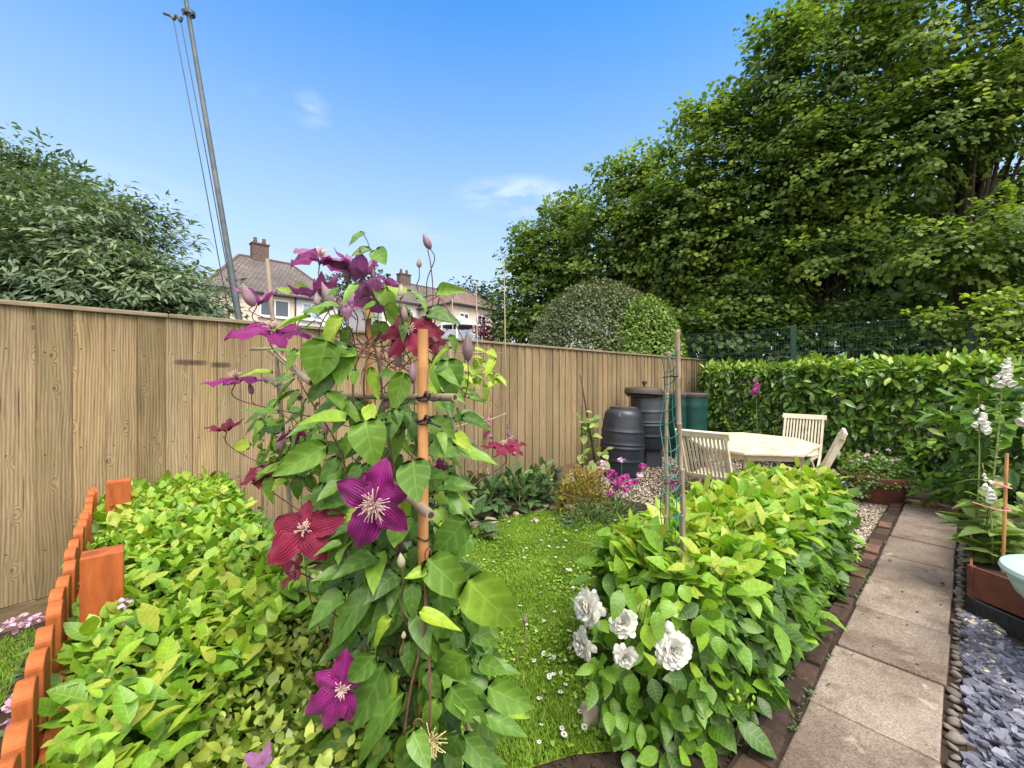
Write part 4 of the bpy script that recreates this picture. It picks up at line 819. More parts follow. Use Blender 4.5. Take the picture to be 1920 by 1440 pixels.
mb = MB(); mb.tube(spline([c + V3((-.09, 0, .2)), c + V3((-.10, 0, .32)), c + V3((0, 0, .36)), c + V3((.10, 0, .30)), c + V3((.115, 0, .17))], 5), .013, 8); mb.build('handle', M['black_plastic'], t, smooth=True)
mb = MB(); mb.tube([c + V3((-.10, -.03, .08)), c + V3((-.2, -.08, .24)), c + V3((-.22, -.09, .27))], [.022, .015, .024], 8); mb.build('spout', M['black_plastic'], t, smooth=True)

# ------------------------------------------------------------------ small flowers, pots
def blob_flowers(cen, r, n, L, W, up=.8):
    k = np.repeat(np.array(cen, float), n, 0); m_ = len(k); d = rsph(m_); d[:, 2] = np.abs(d[:, 2]) * up + .1; rr_ = np.repeat(np.asarray(r, float) * np.ones(len(cen)), n)
    return k + d * rr_[:, None] * rng.uniform(.6, 1, m_)[:, None], rsph(m_) * np.array([1, 1, .4]) + d * .3, d + UPV * .3, np.full(m_, L) * rng.uniform(.7, 1.2, m_), np.full(m_, W)
def bloom(name, cen, r, m, t, n=18, L=.02, W=.017, tint=.5, tsd=.3, stem=None, z0=None):
    """one flower head (a cluster of little petals) and its stalk"""
    a = blob_flowers([cen], [r], n, L, W); o = leaves(name, a[0], a[1], a[2], a[3], a[4], m, tint + rng.normal(0, tsd, n), t, T_HEX, .2, .2)
    if stem is not None:
        mb = MB(); mb.tube([tuple(stem), tuple((np.array(stem) + np.array(cen)) / 2 + np.array([.01, 0, .02])), tuple(cen)], .0025, 5); mb.build('stalk', M['stem_green'], o)
    return o
c = P(1640, 930, 5.25); c.z = 0
t = thing('flower_pot', 'wide brown terracotta half barrel pot standing on the gravel below the laurel hedge', 'plant pot', c)
mb = MB(); mb.lathe([(0, 0), (.255, 0), (.27, .02), (.345, .25), (.348, .255), (.368, .26), (.372, .335), (.36, .345), (.335, .335), (.325, .29), (0, .28)], c, 44); mb.build('pot', M['terracotta'], t, smooth='auto')
t = thing('bedding_plant', 'bushy green plant with pale pink flowers filling the wide terracotta pot', 'plant', c + V3((0, 0, .29)))
n = 1500; d = rsph(n); d[:, 2] = np.abs(d[:, 2]); pos = np.array(c) + np.array([0, 0, .30]) + d * np.array([.44, .40, .27]) * (rng.uniform(.3, 1, n) ** .4)[:, None]; pos[:, 2] -= .08 * (np.hypot(pos[:, 0] - c.x, pos[:, 1] - c.y) > .34)
leaves('foliage', pos, rsph(n) + d * .8, d + UPV + rsph(n) * .3, rng.uniform(.03, .055, n), rng.uniform(.02, .035, n), M['lf_laurel'], .55 + rng.normal(0, .16, n), t, T_HEX)
for px, py in ((1596, 866), (1609, 848), (1624, 855), (1634, 862), (1607, 862), (1652, 860), (1672, 864), (1665, 846), (1683, 862), (1652, 880), (1666, 881), (1640, 848), (1625, 868)):
    q = P(px, py, 4.93 + rng.uniform(-.06, .12)); bloom('flower', tuple(q), .018, M['pt_pale'], t, 9, .026, .022, .6)
t = spray_tree('ground_cover_plant', 'low green plants with tiny pale flowers between the chair and the terracotta pot', 'plant', (3.95, 5.2, 0), [((3.95, 5.25, .16), (.5, .45, .2)), ((4.35, 5.7, .12), (.6, .4, .16))], 90, 16, .10, .05, .035, M['lf_border'], None, tint0=.6, inner=.4, part='foliage')
for px, py in ((1562, 885), (1571, 890), (1598, 912), (1580, 905)): bloom('flower', tuple(P(px, py, 4.9)), .014, M['pt_pale'], t, 8, .02, .018, .6)
spray_tree('ground_cover_plant', 'low dark green plants at the end of the paved path', 'plant', (5.6, 5.2, 0), [((5.35, 5.35, .10), (.55, .3, .16)), ((5.8, 5.0, .15), (.5, .35, .2))], 90, 16, .12, .07, .03, M['lf_border'], None, tint0=.4, inner=.4, part='foliage')
n = 70; q = uvpts(n, 6.75, 7.15, -.5, .1, .03, .05); o = leaves('fallen_leaves', q, rsph(n) * np.array([1, 1, .2]), UPV + rsph(n) * .4, .09, .05, M['lf_gold'], .85 + rng.normal(0, .15, n)); tag(o, 'dry brown fallen leaves at the end of the path', 'fallen leaves', kind='stuff')

# ------------------------------------------------------------------ raised planter, foxgloves, bird bath
u0, u1 = 4.06, 6.0
pl = [UV(u0, .02), UV(u0 - .46, .72), UV(u0 - .46, 1.9), UV(u1, 1.9), UV(u1, .03)]
t = thing('raised_planter', 'rusty steel raised planter standing on black rubber edging right of the path', 'planter', UV(5, .8))
mb = MB()
for i in range(5):
    a, b = pl[i], pl[(i + 1) % 5]; mb.bar(V3((a.x, a.y, .215)), V3((b.x, b.y, .215)), .012, .20)
    mb.bar(V3((a.x, a.y, .113)), V3((a.x, a.y, .318)), .03, .03)
mb.build('side_panel', M['corten'], t, bevel=.002)
mb = MB(); off = [UV(u0 - .01, .015), UV(u0 - .10, .09), UV(u0 - .32, .42), UV(u0 - .50, .78), UV(u0 - .56, 1.9)]; sp = spline(off, 6)
for i in range(len(sp) - 1): mb.bar(V3((*sp[i].xy, .06)), V3((*sp[i + 1].xy, .06)), .03, .115)
mb.build('rubber_edging', M['rubber'], t, bevel=.004)
mb = MB(); mb.add([tuple(V3((p.x, p.y, .26))) for p in pl], [(0, 4, 3, 2, 1)]); mb.build('soil', M['soil'], t)
def foxglove(label, base, top, sp0, bells, m, seedpods=False, kids=None, cat='foxglove', group=None, bw=.030, leafn=10, leafL=.2, side=(-.5, -.85), nb=None):
    """spire from base to top; bells hang between fractions sp0 and 1 of its length"""
    base, top = V3(base), V3(top); t = thing('foxglove', label, cat, base, group); ax = top - base; H = ax.length
    mb = MB(); mid = base.lerp(top, .5) + V3((.02, 0, 0)); cv = spline([base, mid, top], 8); mb.tube(cv, [.008 * (1 - .75 * i / 16) for i in range(17)], 7); mb.build('stem', M['stem_green'], t, smooth=True)
    mb = MB(); bd = MB()
    for k in range(bells):
        f = sp0 + (1 - sp0) * (k / bells); g = (f - sp0) / (1 - sp0); p = cv[min(16, int(f * 16))].lerp(cv[min(16, int(f * 16) + 1)], f * 16 % 1)
        a = rng.uniform(-1.1, 1.1); d = V3((side[0] * math.cos(a) - side[1] * math.sin(a), side[0] * math.sin(a) + side[1] * math.cos(a), 0)).normalized()
        s_ = max(.22, 1 - g * .95) * rng.uniform(.85, 1.1); Z = (d * 1.0 + V3((0, 0, -.72 + .4 * g))).normalized(); X = Z.orthogonal().normalized(); Y = Z.cross(X); L = .046 * s_ * bw / .03
        tgt = bd if g > .72 else mb; r = bw * .5 * s_
        tgt.lathe([(r * .15, 0), (r * .45, L * .12), (r * .75, L * .4), (r * .88, L * .75), (r * 1.22, L * 1.02), (r * .95, L * .97), (r * .55, L * .5), (0, L * .3)], p + d * .008, 9, X, Y, Z, .3 + .6 * rng.random())
    if mb.v: mb.build('flower_spike', m, t, smooth=True)
    if bd.v: bd.build('buds', M['lf_gold'] if m is M['pt_white'] else M['pt_pale'], t, smooth=True)
    if seedpods:
        n = 120; f = rng.uniform(.30, sp0 + .02, n); a = rng.uniform(0, 6.283, n); d = np.stack([np.cos(a), np.sin(a), np.zeros(n)], 1); pos = np.array(base) + np.outer(f, np.array(ax)) + np.array([.012, 0, 0]) + d * .008
        leaves('pods', pos, d + UPV * .4, UPV - d * .3 + rsph(n) * .2, rng.uniform(.022, .042, n), rng.uniform(.012, .02, n), M['lf_fox'], .7 + rng.normal(0, .15, n), t, T_HEX)
    if leafn:
        n = leafn; a = rng.uniform(0, 6.283, n); d = np.stack([np.cos(a), np.sin(a), np.zeros(n)], 1); f = rng.uniform(.02, .34, n)
        leaves('foliage', np.array(base) + np.outer(f, np.array(ax)), d + UPV * rng.uniform(.1, .7, n)[:, None], UPV + rsph(n) * .2, leafL * rng.uniform(.6, 1.1, n) * (1.1 - f), leafL * .42 * rng.uniform(.7, 1.1, n), M['lf_fox'], .55 + rng.normal(0, .2, n), t, T_FULL, .25, .5)
    return t
bz = .26
foxglove('tallest white foxglove spire with long green seed pods in the raised planter', P(1843, 1035, 2.95).xyz, P(1884, 652, 3.0), .84, 22, M['pt_white'], True, leafn=16, leafL=.26, bw=.046)
foxglove('shorter white foxglove spire just left of the tallest one in the raised planter', P(1826, 1040, 3.0), P(1835, 738, 3.05), .79, 18, M['pt_white'], False, leafn=12, leafL=.24, bw=.042)
foxglove('small white foxglove with one hanging flower head low in the raised planter', P(1862, 1060, 2.85), P(1842, 868, 2.9), .70, 9, M['pt_white'], False, leafn=14, leafL=.24, bw=.046)
foxglove('white foxglove spire cut by the right edge of the photo', P(1925, 1060, 2.95), P(1924, 715, 3.0), .78, 26, M['pt_white'], True, leafn=14, leafL=.26, bw=.046)
t = thing('bamboo_cane', 'short bamboo cane with pink string ties in the raised planter', 'cane', P(1882, 1110, 2.75)); mb = MB(); mb.tube([P(1878, 1130, 2.75), P(1888, 850, 2.75)], .009, 8); mb.build('cane', M['bamboo'], t, smooth='auto')
mb = MB(); a = P(1886, 912, 2.74); mb.tube(spline([a + V3((-.06, .02, .03)), a + V3((-.02, -.02, 0)), a + V3((.02, -.015, -.01)), a + V3((.01, .02, -.01)), a + V3((-.05, .03, .015))], 5), .005, 5)
a = P(1885, 955, 2.74); mb.tube(spline([a + V3((-.15, .06, .03)), a + V3((-.06, .0, .0)), a + V3((.015, -.015, -.005)), a + V3((.06, .04, 0))], 5), .0035, 5); mb.build('string', M['string'], t)
n = 260; a = rng.uniform(0, 6.283, n); q = uvpts(n, 4.2, 5.6, .1, 1.5, .27, .5); d = np.stack([np.cos(a), np.sin(a), np.zeros(n)], 1)
t = thing('foxglove_rosettes', 'broad pale green leaf rosettes filling the raised planter', 'plant', UV(4.9, .8, .26)); leaves('foliage', q, d + UPV * rng.uniform(.1, .8, n)[:, None], UPV + rsph(n) * .3, rng.uniform(.12, .24, n), rng.uniform(.06, .10, n), M['lf_fox'], .45 + rng.normal(0, .2, n), t, T_FULL, .25, .5)
c = V3((2.90, 2.10, 0)); t = thing('bird_bath', 'pale turquoise glazed bird bath cut by the right edge of the photo', 'bird bath', c)
mb = MB(); mb.lathe([(.0, .30), (.10, .30), (.17, .33), (.235, .40), (.262, .465), (.264, .49), (.285, .50), (.292, .515), (.285, .535), (.262, .545), (.20, .555), (0, .565)], c, 56); mb.build('bowl', M['turquoise'], t, smooth='auto')
mb = MB(); mb.lathe([(.15, 0), (.155, .03), (.09, .06), (.07, .16), (.09, .28), (.11, .31)], c, 32); mb.build('pedestal', M['turquoise'], t, smooth='auto')
mb = MB(); mb.lathe([(0, 0), (.03, 0), (.035, .012), (.02, .02), (0, .02)], c + V3((-.17, -.05, .556)), 14); mb.build('vent_cap', M['lid'], t, smooth='auto')

# ================================================================== HEDGES IN FRONT
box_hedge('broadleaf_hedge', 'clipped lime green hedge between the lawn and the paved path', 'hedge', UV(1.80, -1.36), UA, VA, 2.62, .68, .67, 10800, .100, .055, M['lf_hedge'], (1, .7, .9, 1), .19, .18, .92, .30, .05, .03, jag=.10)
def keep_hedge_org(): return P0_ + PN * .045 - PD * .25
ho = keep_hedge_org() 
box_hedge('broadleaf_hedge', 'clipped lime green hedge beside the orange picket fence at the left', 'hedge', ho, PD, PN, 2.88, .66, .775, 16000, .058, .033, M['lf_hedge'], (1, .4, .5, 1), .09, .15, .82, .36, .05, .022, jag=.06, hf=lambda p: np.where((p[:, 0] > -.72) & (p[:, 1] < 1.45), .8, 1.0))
box_hedge('box_bush', 'small leaved box bush between the left hedge and the purple clematis', 'bush', V3((-.82, .52, 0)), V3((1, .05, 0)), V3((-.05, 1, 0)), .52, 1.05, .715, 13000, .028, .017, M['lf_box'], (1, 1, .6, 1), .12, .12, .62, .40, .2, .03, tpl=T_HEX, jag=.05)
for px, py, Y_ in ((225, 1140, 1.37), (240, 1168, 1.33), (505, 1152, 1.42)):
    q = P(px, py, Y_); t = thing('pink_flower', {225: 'pale pink flower on the left hedge near the front orange post', 240: 'tiny rose pink flower in the left hedge', 505: 'fallen purple pink clematis petals on the left hedge'}[px], 'flower', q); bloom('petals', tuple(q), .016 if px != 240 else .007, M['pt_pale'] if px != 505 else M['pt_pink'], t, 14, .022, .018)
for px, py, Y_, lab in ((50, 1172, 1.75, 'pale pink flower head behind the orange pickets near the fence'), (30, 1328, 1.15, 'small pink flower head poking up behind the front pickets')):
    q = P(px, py, Y_); t = thing('pink_phlox', lab, 'flower', (q.x, q.y, 0))
    for k in range(9): bloom('flower', tuple(q + V3((rng.normal(0, .035), rng.normal(0, .03), rng.normal(0, .018)))), .012, M['pt_pale'], t, 9, .02, .018, .4)
    mb = MB(); mb.tube([(q.x, q.y, 0), tuple(q)], .004, 6); mb.build('stem', M['stem_green'], t)
    n = 60; f = rng.uniform(.05, .9, n); a = rng.uniform(0, 6.283, n); d = np.stack([np.cos(a), np.sin(a), np.zeros(n)], 1); leaves('foliage', np.array([q.x, q.y, 0]) + np.outer(f, [0, 0, q.z]) + d * .01, d + UPV * .3, UPV + rsph(n) * .3, .06, .018, M['lf_border'], .6 + rng.normal(0, .15, n), t, T_LONG)

# ------------------------------------------------------------------ bamboo canes with green netting
a0, a1 = P(1289, 1250, 2.02), P(1268, 620, 2.0); b0, b1 = P(1246, 1200, 2.16), P(1252, 660, 2.12)
t = thing('netting_support', 'two bamboo canes with a strip of green plastic netting at the end of the hedge', 'plant support', (a0.x, a0.y, 0))
for (p0, p1, r) in ((a0, a1, .0135), (b0, b1, .0105)):
    mb = MB(); d = p1 - p0; p0 = p0 - d * (p0.z / d.z); d = p1 - p0; pts, rs = [], []
    for k in range(8):
        for f, q in ((k / 8, 1.0), (k / 8 + .115, .97), (k / 8 + .122, 1.22)): pts.append(p0 + d * f + V3((.004 * math.sin(k * 2), 0, 0))); rs.append(r * q * (1 - .12 * f))
    pts.append(p1); rs.append(r * .85); mb.tube(pts, rs, 12); mb.build('cane', M['bamboo_pale'], t, smooth='auto')
mb = MB(); na, nb = 4, 21; grid = {}
for i in range(nb):
    f = i / (nb - 1); L_ = P(1243 + 4 * math.sin(i), 672 + 500 * f, 2.02 + .08 * math.sin(i * .5)); Rr = P(1266 + 18 * f + 3 * math.sin(i * 1.3), 655 + 500 * f + 4 * math.sin(i * 2.2), 2.0)
    for j in range(na): g = j / (na - 1); grid[i, j] = L_.lerp(Rr, g) + V3((rng.normal(0, .002), -.02 * math.sin(g * 3.14) + rng.normal(0, .002), rng.normal(0, .002) - .012 * math.sin(g * 3.14)))
for j in range(na): mb.tube(spline([grid[i, j] for i in range(nb)], 3), .0022, 5, False)
for i in range(nb): mb.tube(spline([grid[i, j] for j in range(na)], 3), .0024, 5, False)
mb.build('netting', M['net'], t, smooth=True)
mb = MB()
for py in (705, 905): q = P(1265, py, 2.0); mb.lathe([(.015, -.005), (.02, 0), (.015, .005)], q, 12); mb.tube(spline([q, P(1250, py + 2, 1.99), P(1243, py + 3, 2.06)], 4), .003, 5)
mb.build('tie', M['cable_tie'], t)
# ================================================================== THE PURPLE CLEMATIS ON ITS BAMBOO FRAME
cA = P(793, 620, 1.0)
t = thing('bamboo_trellis', 'bamboo cane frame tied with black cable ties that carries the purple clematis', 'trellis', (cA.x, cA.y, 0))
def cane(p0, p1, r, m, name='cane', nodes=7, hollow=False):
    p0, p1 = V3(p0), V3(p1); d = p1 - p0; pts, rs = [p0], [r]
    for k in range(nodes):
        f = (k + .6) / nodes
        for q, s in ((f - .006, 1), (f, 1.10), (f + .006, .98)): pts.append(p0 + d * q); rs.append(r * s)
    pts.append(p1); rs.append(r); mb = MB(); mb.tube(pts, rs, 16); o = mb.build(name, m, t, smooth='auto')
    if hollow:
        dn = d.normalized(); X = dn.orthogonal().normalized(); Y = dn.cross(X); mb = MB(); mb.lathe([(r * .62, .0006), (0, .0006)], p1, 16, X, Y, dn); mb.build('hollow_shade_disc', M['bamboo_hollow_shade'], o)  # flat dark disc, its colour stands for the shade inside the cane
    return o
cane(P(795, 620 + 1209, 1.0), P(793, 618, 1.0), .0128, M['bamboo'])
b0, b1 = P(548, 1000, 1.56), P(501, 486, 1.62); d = b1 - b0; cane(b0 - d * (b0.z / d.z), b1, .0082, M['bamboo_pale'])
b0, b1 = P(694, 900, 1.52), P(690, 560, 1.5); d = b1 - b0; cane(b0 - d * (b0.z / d.z), b1, .011, M['bamboo'])
b0, b1 = P(860, 1000, 1.62), P(842, 640, 1.58); d = b1 - b0; cane(b0 - d * (b0.z / d.z), b1, .010, M['bamboo_pale'])
cane(P(640, 742, 1.42), P(853, 745, .985), .0095, M['bamboo_pale'], 'rung', 4, True)
cane(P(690, 868, 1.5), P(808, 966, .93), .0115, M['bamboo_pale'], 'rung', 4, True)
cane(P(505, 655, 1.75), P(584, 718, 1.22), .0105, M['bamboo_pale'], 'rung', 4, True)
cane(P(498, 708, 1.72), P(562, 746, 1.30), .0105, M['bamboo_pale'], 'rung', 4, True)
cane(P(470, 655, 1.72), P(522, 653, 1.55), .006, M['bamboo_pale'], 'rung', 3)
for py in (747, 790):
    q = P(794, py, 1.0); mb = MB()
    for k in range(2): mb.tube(spline([q + V3((.0165 * math.cos(a), .0165 * math.sin(a), .006 * k + .004 * math.sin(a + k))) for a in [i * math.pi / 5 for i in range(11)]], 2), .0028, 6, False)
    mb.tube(spline([q + V3((.012, -.012, .0)), q + V3((.03, -.022, -.004)), q + V3((.045, -.018, .004 if py == 747 else -.012))], 4), .003, 6); mb.tube([q + V3((.006, -.017, .006)), q + V3((.012, -.026, .016))], .004, 6)
    mb.build('cable_tie', M['cable_tie'], t, smooth=True)
q = P(794, 1008, 1.0); mb = MB(); mb.tube(spline([q + V3((.0145 * math.cos(a), .0145 * math.sin(a), .003 * math.sin(2 * a))) for a in [i * math.pi / 5 for i in range(12)]], 2), .0022, 6, False); mb.build('cable_tie', M['cable_tie'], t, smooth=True)

CL = thing('clematis_plant', 'tall purple clematis with big magenta flowers climbing the bamboo frame in the foreground', 'clematis', (-.42, 1.22, 0))
rc = random.Random(21)
GV, GU = np.meshgrid(np.linspace(0, 1, 10), np.linspace(-1, 1, 9), indexing='ij'); gv, gu = GV.ravel(), GU.ravel()
GF = [(j * 9 + i, j * 9 + i + 1, (j + 1) * 9 + i + 1, (j + 1) * 9 + i) for j in range(9) for i in range(8)]
GUV = np.stack([(gu + 1) / 2, gv], 1)
def flower(px, py, Y, diam, facing, nsep, m, cup=.15, rec=.25, rot=0, wd=.8, angs=None, lens=None, stam=1.0, stem_to=None, tint=.5, parent=None, name='flower', cone=0):
    c = P(px, py, Y); Rr = diam / 2 * Y / F; Z = np.array(V3(facing).normalized()); X = np.array(V3((0, 0, 1)).cross(V3(Z)).normalized()) if abs(Z[2]) < .97 else np.array([1., 0, 0]); Yv = np.cross(Z, X)
    V = []; tn = []
    for k in range(nsep):
        a = (angs[k] if angs else rot + 360 * k / nsep + rc.uniform(-8, 8)) * math.pi / 180; L = Rr * (lens[k] if lens else rc.uniform(.92, 1.08))
        A = X * math.cos(a) + Yv * math.sin(a); S = -X * math.sin(a) + Yv * math.cos(a)
        wv = np.sin(np.pi * np.clip(gv * .94 + .06, 0, 1) ** .85) ** .62 * (1 - .25 * gv ** 6); wv[gv > .99] = .03
        ruf = .075 * np.sin(gv * 11 + rc.uniform(0, 6)) * np.abs(gu) ** 1.5 + .03 * np.sin(gv * 23 + gu * 3 + rc.uniform(0, 6)) * np.abs(gu)
        cu, rv = cup * rc.uniform(.8, 1.2) + cone, rec * rc.uniform(.7, 1.3)
        r_ = L * (.05 + .95 * gv) ; h = L * (cu * gv - rv * gv ** 2.4 + ruf + .06 * np.cos(gu * 3.14 * 1.5) * (1 - gv) - .10 * rc.uniform(-.5, 1) * gu ** 2) + .0012 * (k % 2)
        side = gu * L * wd * .5 * wv * (1 + .04 * np.sin(gv * 25 + gu))
        tw = rc.uniform(-.12, .12); V.append(np.array(c) + np.outer(r_ * math.cos(0), A) + np.outer(side, S) + np.outer(h + tw * side, Z)); tn.append(min(1, max(0, tint + rc.uniform(-.25, .25))))
    me = bulk(name, np.array(V), GF, np.array(tn), GUV); o = link(name, me, m, parent or CL)
    if stam:
        mb = MB(); n = int(64 * max(1, min(1.5, stam))) if diam > 90 else 26
        for k in range(n):
            a = rc.uniform(0, 6.283); e = rc.uniform(.12, 1.15); d = V3(X * math.cos(a) * math.sin(e) + Yv * math.sin(a) * math.sin(e) + Z * math.cos(e)); L = Rr * rc.uniform(.17, .33) * max(1, stam); p0 = c + V3(Z) * Rr * .04
            mb.tube([p0, p0 + d * L * .6 + V3(Z) * L * .1, p0 + d * L], [Rr * .007, Rr * .006, Rr * .011], 4)
        mb.build('stamens', M['stamen'], o, smooth=True)
    s0 = c - V3(Z) * Rr * .03; e = V3(stem_to) if stem_to is not None else V3((-.40 + rc.uniform(-.12, .12), 1.2 + rc.uniform(-.1, .15), max(.2, c.z - rc.uniform(.18, .34))))
    mb = MB(); mb.tube(spline([s0, s0 - V3(Z) * .05 + V3((0, 0, -.012)), s0.lerp(e, .55) + V3((rc.uniform(-.02, .02), 0, -.02)), e], 6), .0018, 6); mb.build('stalk', M['vine'], o, smooth=True)
    return o
PU, CR, LI = M['pt_purple'], M['pt_crimson'], M['pt_lilac_hazed']
flower(703, 942, .93, 150, (.10, -1, .05), 6, PU, .12, .22, wd=.64, angs=[78, 150, 18, -42, -112, 112], lens=[1.12, 1.08, .9, 1.08, 1.3, .8], stam=1.7)
flower(571, 993, 1.02, 132, (.16, -.85, .52), 5, CR, .16, .36, wd=.70, angs=[16, 92, 160, 222, -52], lens=[1.15, .9, 1.0, 1.2, 1.05], stem_to=P(650, 1010, 1.15))
flower(556, 1070, 1.06, 74, (-.55, -.6, .5), 4, CR, .5, .1, wd=.7, stem_to=P(640, 1080, 1.15))
flower(641, 1288, .93, 132, (.25, -1, .15), 6, PU, .10, .25, wd=.62, angs=[85, 150, 35, 215, -78, -112], lens=[1.0, .85, .9, 1.2, 1.05, 1.15], tint=.6, stem_to=P(700, 1300, 1.05))
flower(490, 887, 1.38, 74, (.0, -.55, .83), 5, CR, .12, .35, wd=.7)
flower(424, 806, 1.42, 66, (-.15, -.25, .95), 5, CR, .42, .1, wd=.6, stam=0)
flower(442, 712, 1.35, 108, (.0, -.18, .98), 5, PU, .05, .12, wd=.5, rot=8, tint=.9, lens=[1, .9, 1, 1, 1.0])
flower(512, 622, 1.32, 134, (.25, -.5, .85), 5, PU, .12, .35, wd=.62, angs=[190, 150, 40, 10, -70], lens=[1.15, .7, .9, 1.0, .8], tint=.95)
flower(482, 570, 1.42, 74, (.05, -.12, 1), 5, LI, .95, .22, wd=.5, stam=0, tint=.2)
flower(600, 486, 1.25, 140, (-.05, .12, 1), 5, LI, .16, .3, wd=.58, angs=[165, 20, 8, -100, 70], lens=[.95, 1.1, .85, 1.0, .9], stem_to=P(668, 600, 1.25), tint=.35)
flower(674, 524, 1.3, 82, (0, -.05, 1), 5, LI, 1.2, -.05, wd=.72, stam=0, stem_to=P(690, 640, 1.3), tint=.6)
flower(596, 545, 1.24, 96, (.3, -.3, -.85), 4, LI, .3, .5, wd=.5, angs=[100, 60, -20, 190], stem_to=P(665, 640, 1.25), stam=0, tint=.1)
flower(697, 556, 1.16, 78, (.1, -.7, -.5), 5, LI, .35, .25, wd=.95, stam=0, stem_to=P(690, 640, 1.3), tint=.1)
flower(734, 540, 1.22, 72, (.4, .1, .9), 4, LI, .55, .3, wd=.8, stam=0, stem_to=P(702, 640, 1.3), tint=.3)
flower(655, 572, 1.22, 64, (-.1, -.8, .3), 4, LI, .2, .4, wd=.7, stam=0, stem_to=P(680, 650, 1.3), tint=.9)
flower(768, 622, 1.12, 122, (-.05, -.8, .5), 6, CR, .12, .35, wd=.62, tint=.35, stem_to=P(720, 700, 1.3))
flower(812, 640, 1.25, 70, (.6, -.5, .4), 4, CR, .2, .4, wd=.6, tint=.2, stem_to=P(730, 690, 1.3))
flower(946, 838, 1.5, 84, (.0, -.18, .95), 6, CR, .14, .18, wd=.52, tint=.6, stem_to=P(850, 940, 1.4), angs=[175, 140, 60, 10, -30, -100])
flower(551, 808, 1.3, 52, (.2, -.5, -.75), 4, PU, .75, .05, wd=.75, stam=0, tint=.9)
flower(738, 752, 1.22, 46, (-.4, -.6, .5), 4, LI, .7, .05, wd=.7, stam=0, tint=.9)
flower(872, 706, 1.6, 40, (.3, -.7, .4), 4, M['pt_pink'], .2, .2, wd=.7, stam=0, stem_to=P(840, 780, 1.5))
flower(824, 880, 1.35, 44, (.3, -.8, .2), 4, PU, .3, .2, wd=.7, stam=0, tint=.9)
flower(588, 1320, 1.0, 40, (-.5, -.7, .4), 3, PU, .5, .1, wd=.6, stam=0)
flower(492, 1432, .80, 60, (-.1, -.5, .85), 4, LI, .8, .1, wd=.7, stam=0, stem_to=(-.42, .95, .45))
def bud(px, py, Y, Lpx, d, fat=.36, tint=.4, stem_to=None):
    Lb = Lpx * Y / F; Z = V3(d).normalized(); X = Z.orthogonal().normalized(); Yv = Z.cross(X); b = P(px, py, Y) - Z * Lb / 2; mb = MB()
    pr = [(Lb * fat * .5 * math.sin(math.pi * min(1, k / 12 + .02) ** .72) ** .9, Lb * k / 12) for k in range(13)]
    n = 20; vs = []
    for r, z in pr: vs += [b + (X * math.cos(6.2832 * i / n) + Yv * math.sin(6.2832 * i / n)) * r * (1 + .07 * math.cos(5 * 6.2832 * i / n)) + Z * z for i in range(n)]
    mb.add(vs, [(i * n + k, i * n + (k + 1) % n, (i + 1) * n + (k + 1) % n, (i + 1) * n + k) for i in range(12) for k in range(n)], tint); o = mb.build('bud', M['bud'], CL, smooth=True)
    e = V3(stem_to) if stem_to is not None else V3((-.36 + rc.uniform(-.15, .15), Y + rc.uniform(0, .15), b.z - rc.uniform(.10, .22)))
    m2 = MB(); m2.tube(spline([b + Z * .004, b - Z * .03, b.lerp(e, .6) + V3((rc.uniform(-.015, .015), 0, 0)), e], 6), .0016, 6); m2.build('stalk', M['vine'], o, smooth=True)
for a in ((800, 452, 1.2, 34, (-.45, 0, 1), .42, .2, P(800, 560, 1.25)), (786, 492, 1.22, 20, (0, 0, 1), .5, .9, P(790, 560, 1.25)), (877, 648, 1.12, 58, (-.02, 0, 1), .34, .0, P(872, 745, 1.15)), (649, 510, 1.3, 36, (-.3, 0, 1), .42, .2),
          (613, 552, 1.15, 52, (-.38, -.1, 1), .36, .4), (464, 552, 1.35, 48, (-.42, -.1, 1), .4, .4), (752, 546, 1.05, 30, (.05, 0, 1), .45, .9), (757, 1190, .93, 16, (.1, -.1, 1), .55, .95, P(762, 1260, .97)), (774, 697, 1.1, 44, (0, 0, 1), .34, .5),
          (748, 668, 1.15, 42, (-.05, 0, 1), .34, .6), (525, 830, 1.3, 32, (-.2, 0, 1), .4, .4), (609, 803, 1.2, 26, (-.3, 0, 1), .42, .6), (470, 728, 1.38, 24, (-.2, 0, 1), .42, .5, P(548, 790, 1.35)), (752, 1050, .93, 30, (-.08, -.1, 1), .5, .95, P(766, 1180, .96)),
          (757, 585, 1.1, 34, (-.1, 0, 1), .4, .6), (594, 562, 1.2, 26, (-.1, 0, 1), .45, .7), (672, 452, 1.3, 4, (0, 0, 1)), (700, 512, 1.3, 26, (-.1, 0, 1), .4, .4), (984, 1160, 1.12, 16, (0, 0, 1), .5, .3, P(965, 1245, 1.1)), (770, 600, 1.2, 30, (.1, 0, 1), .4, .5)):
    if a[3] > 5: bud(*a)
# seed head
c = P(808, 1390, .92); mb = MB()
for k in range(70):
    d = V3(rsph(1)[0]); d.y = -abs(d.y) * .7; d.normalize(); L = .032 * rc.uniform(.7, 1.15); s = V3(rsph(1)[0]) * .012; mb.tube(spline([c, c + d * L * .6, c + d * L + s], 3), .0011, 4)
o = mb.build('seed_head', M['seed'], CL, smooth=True)
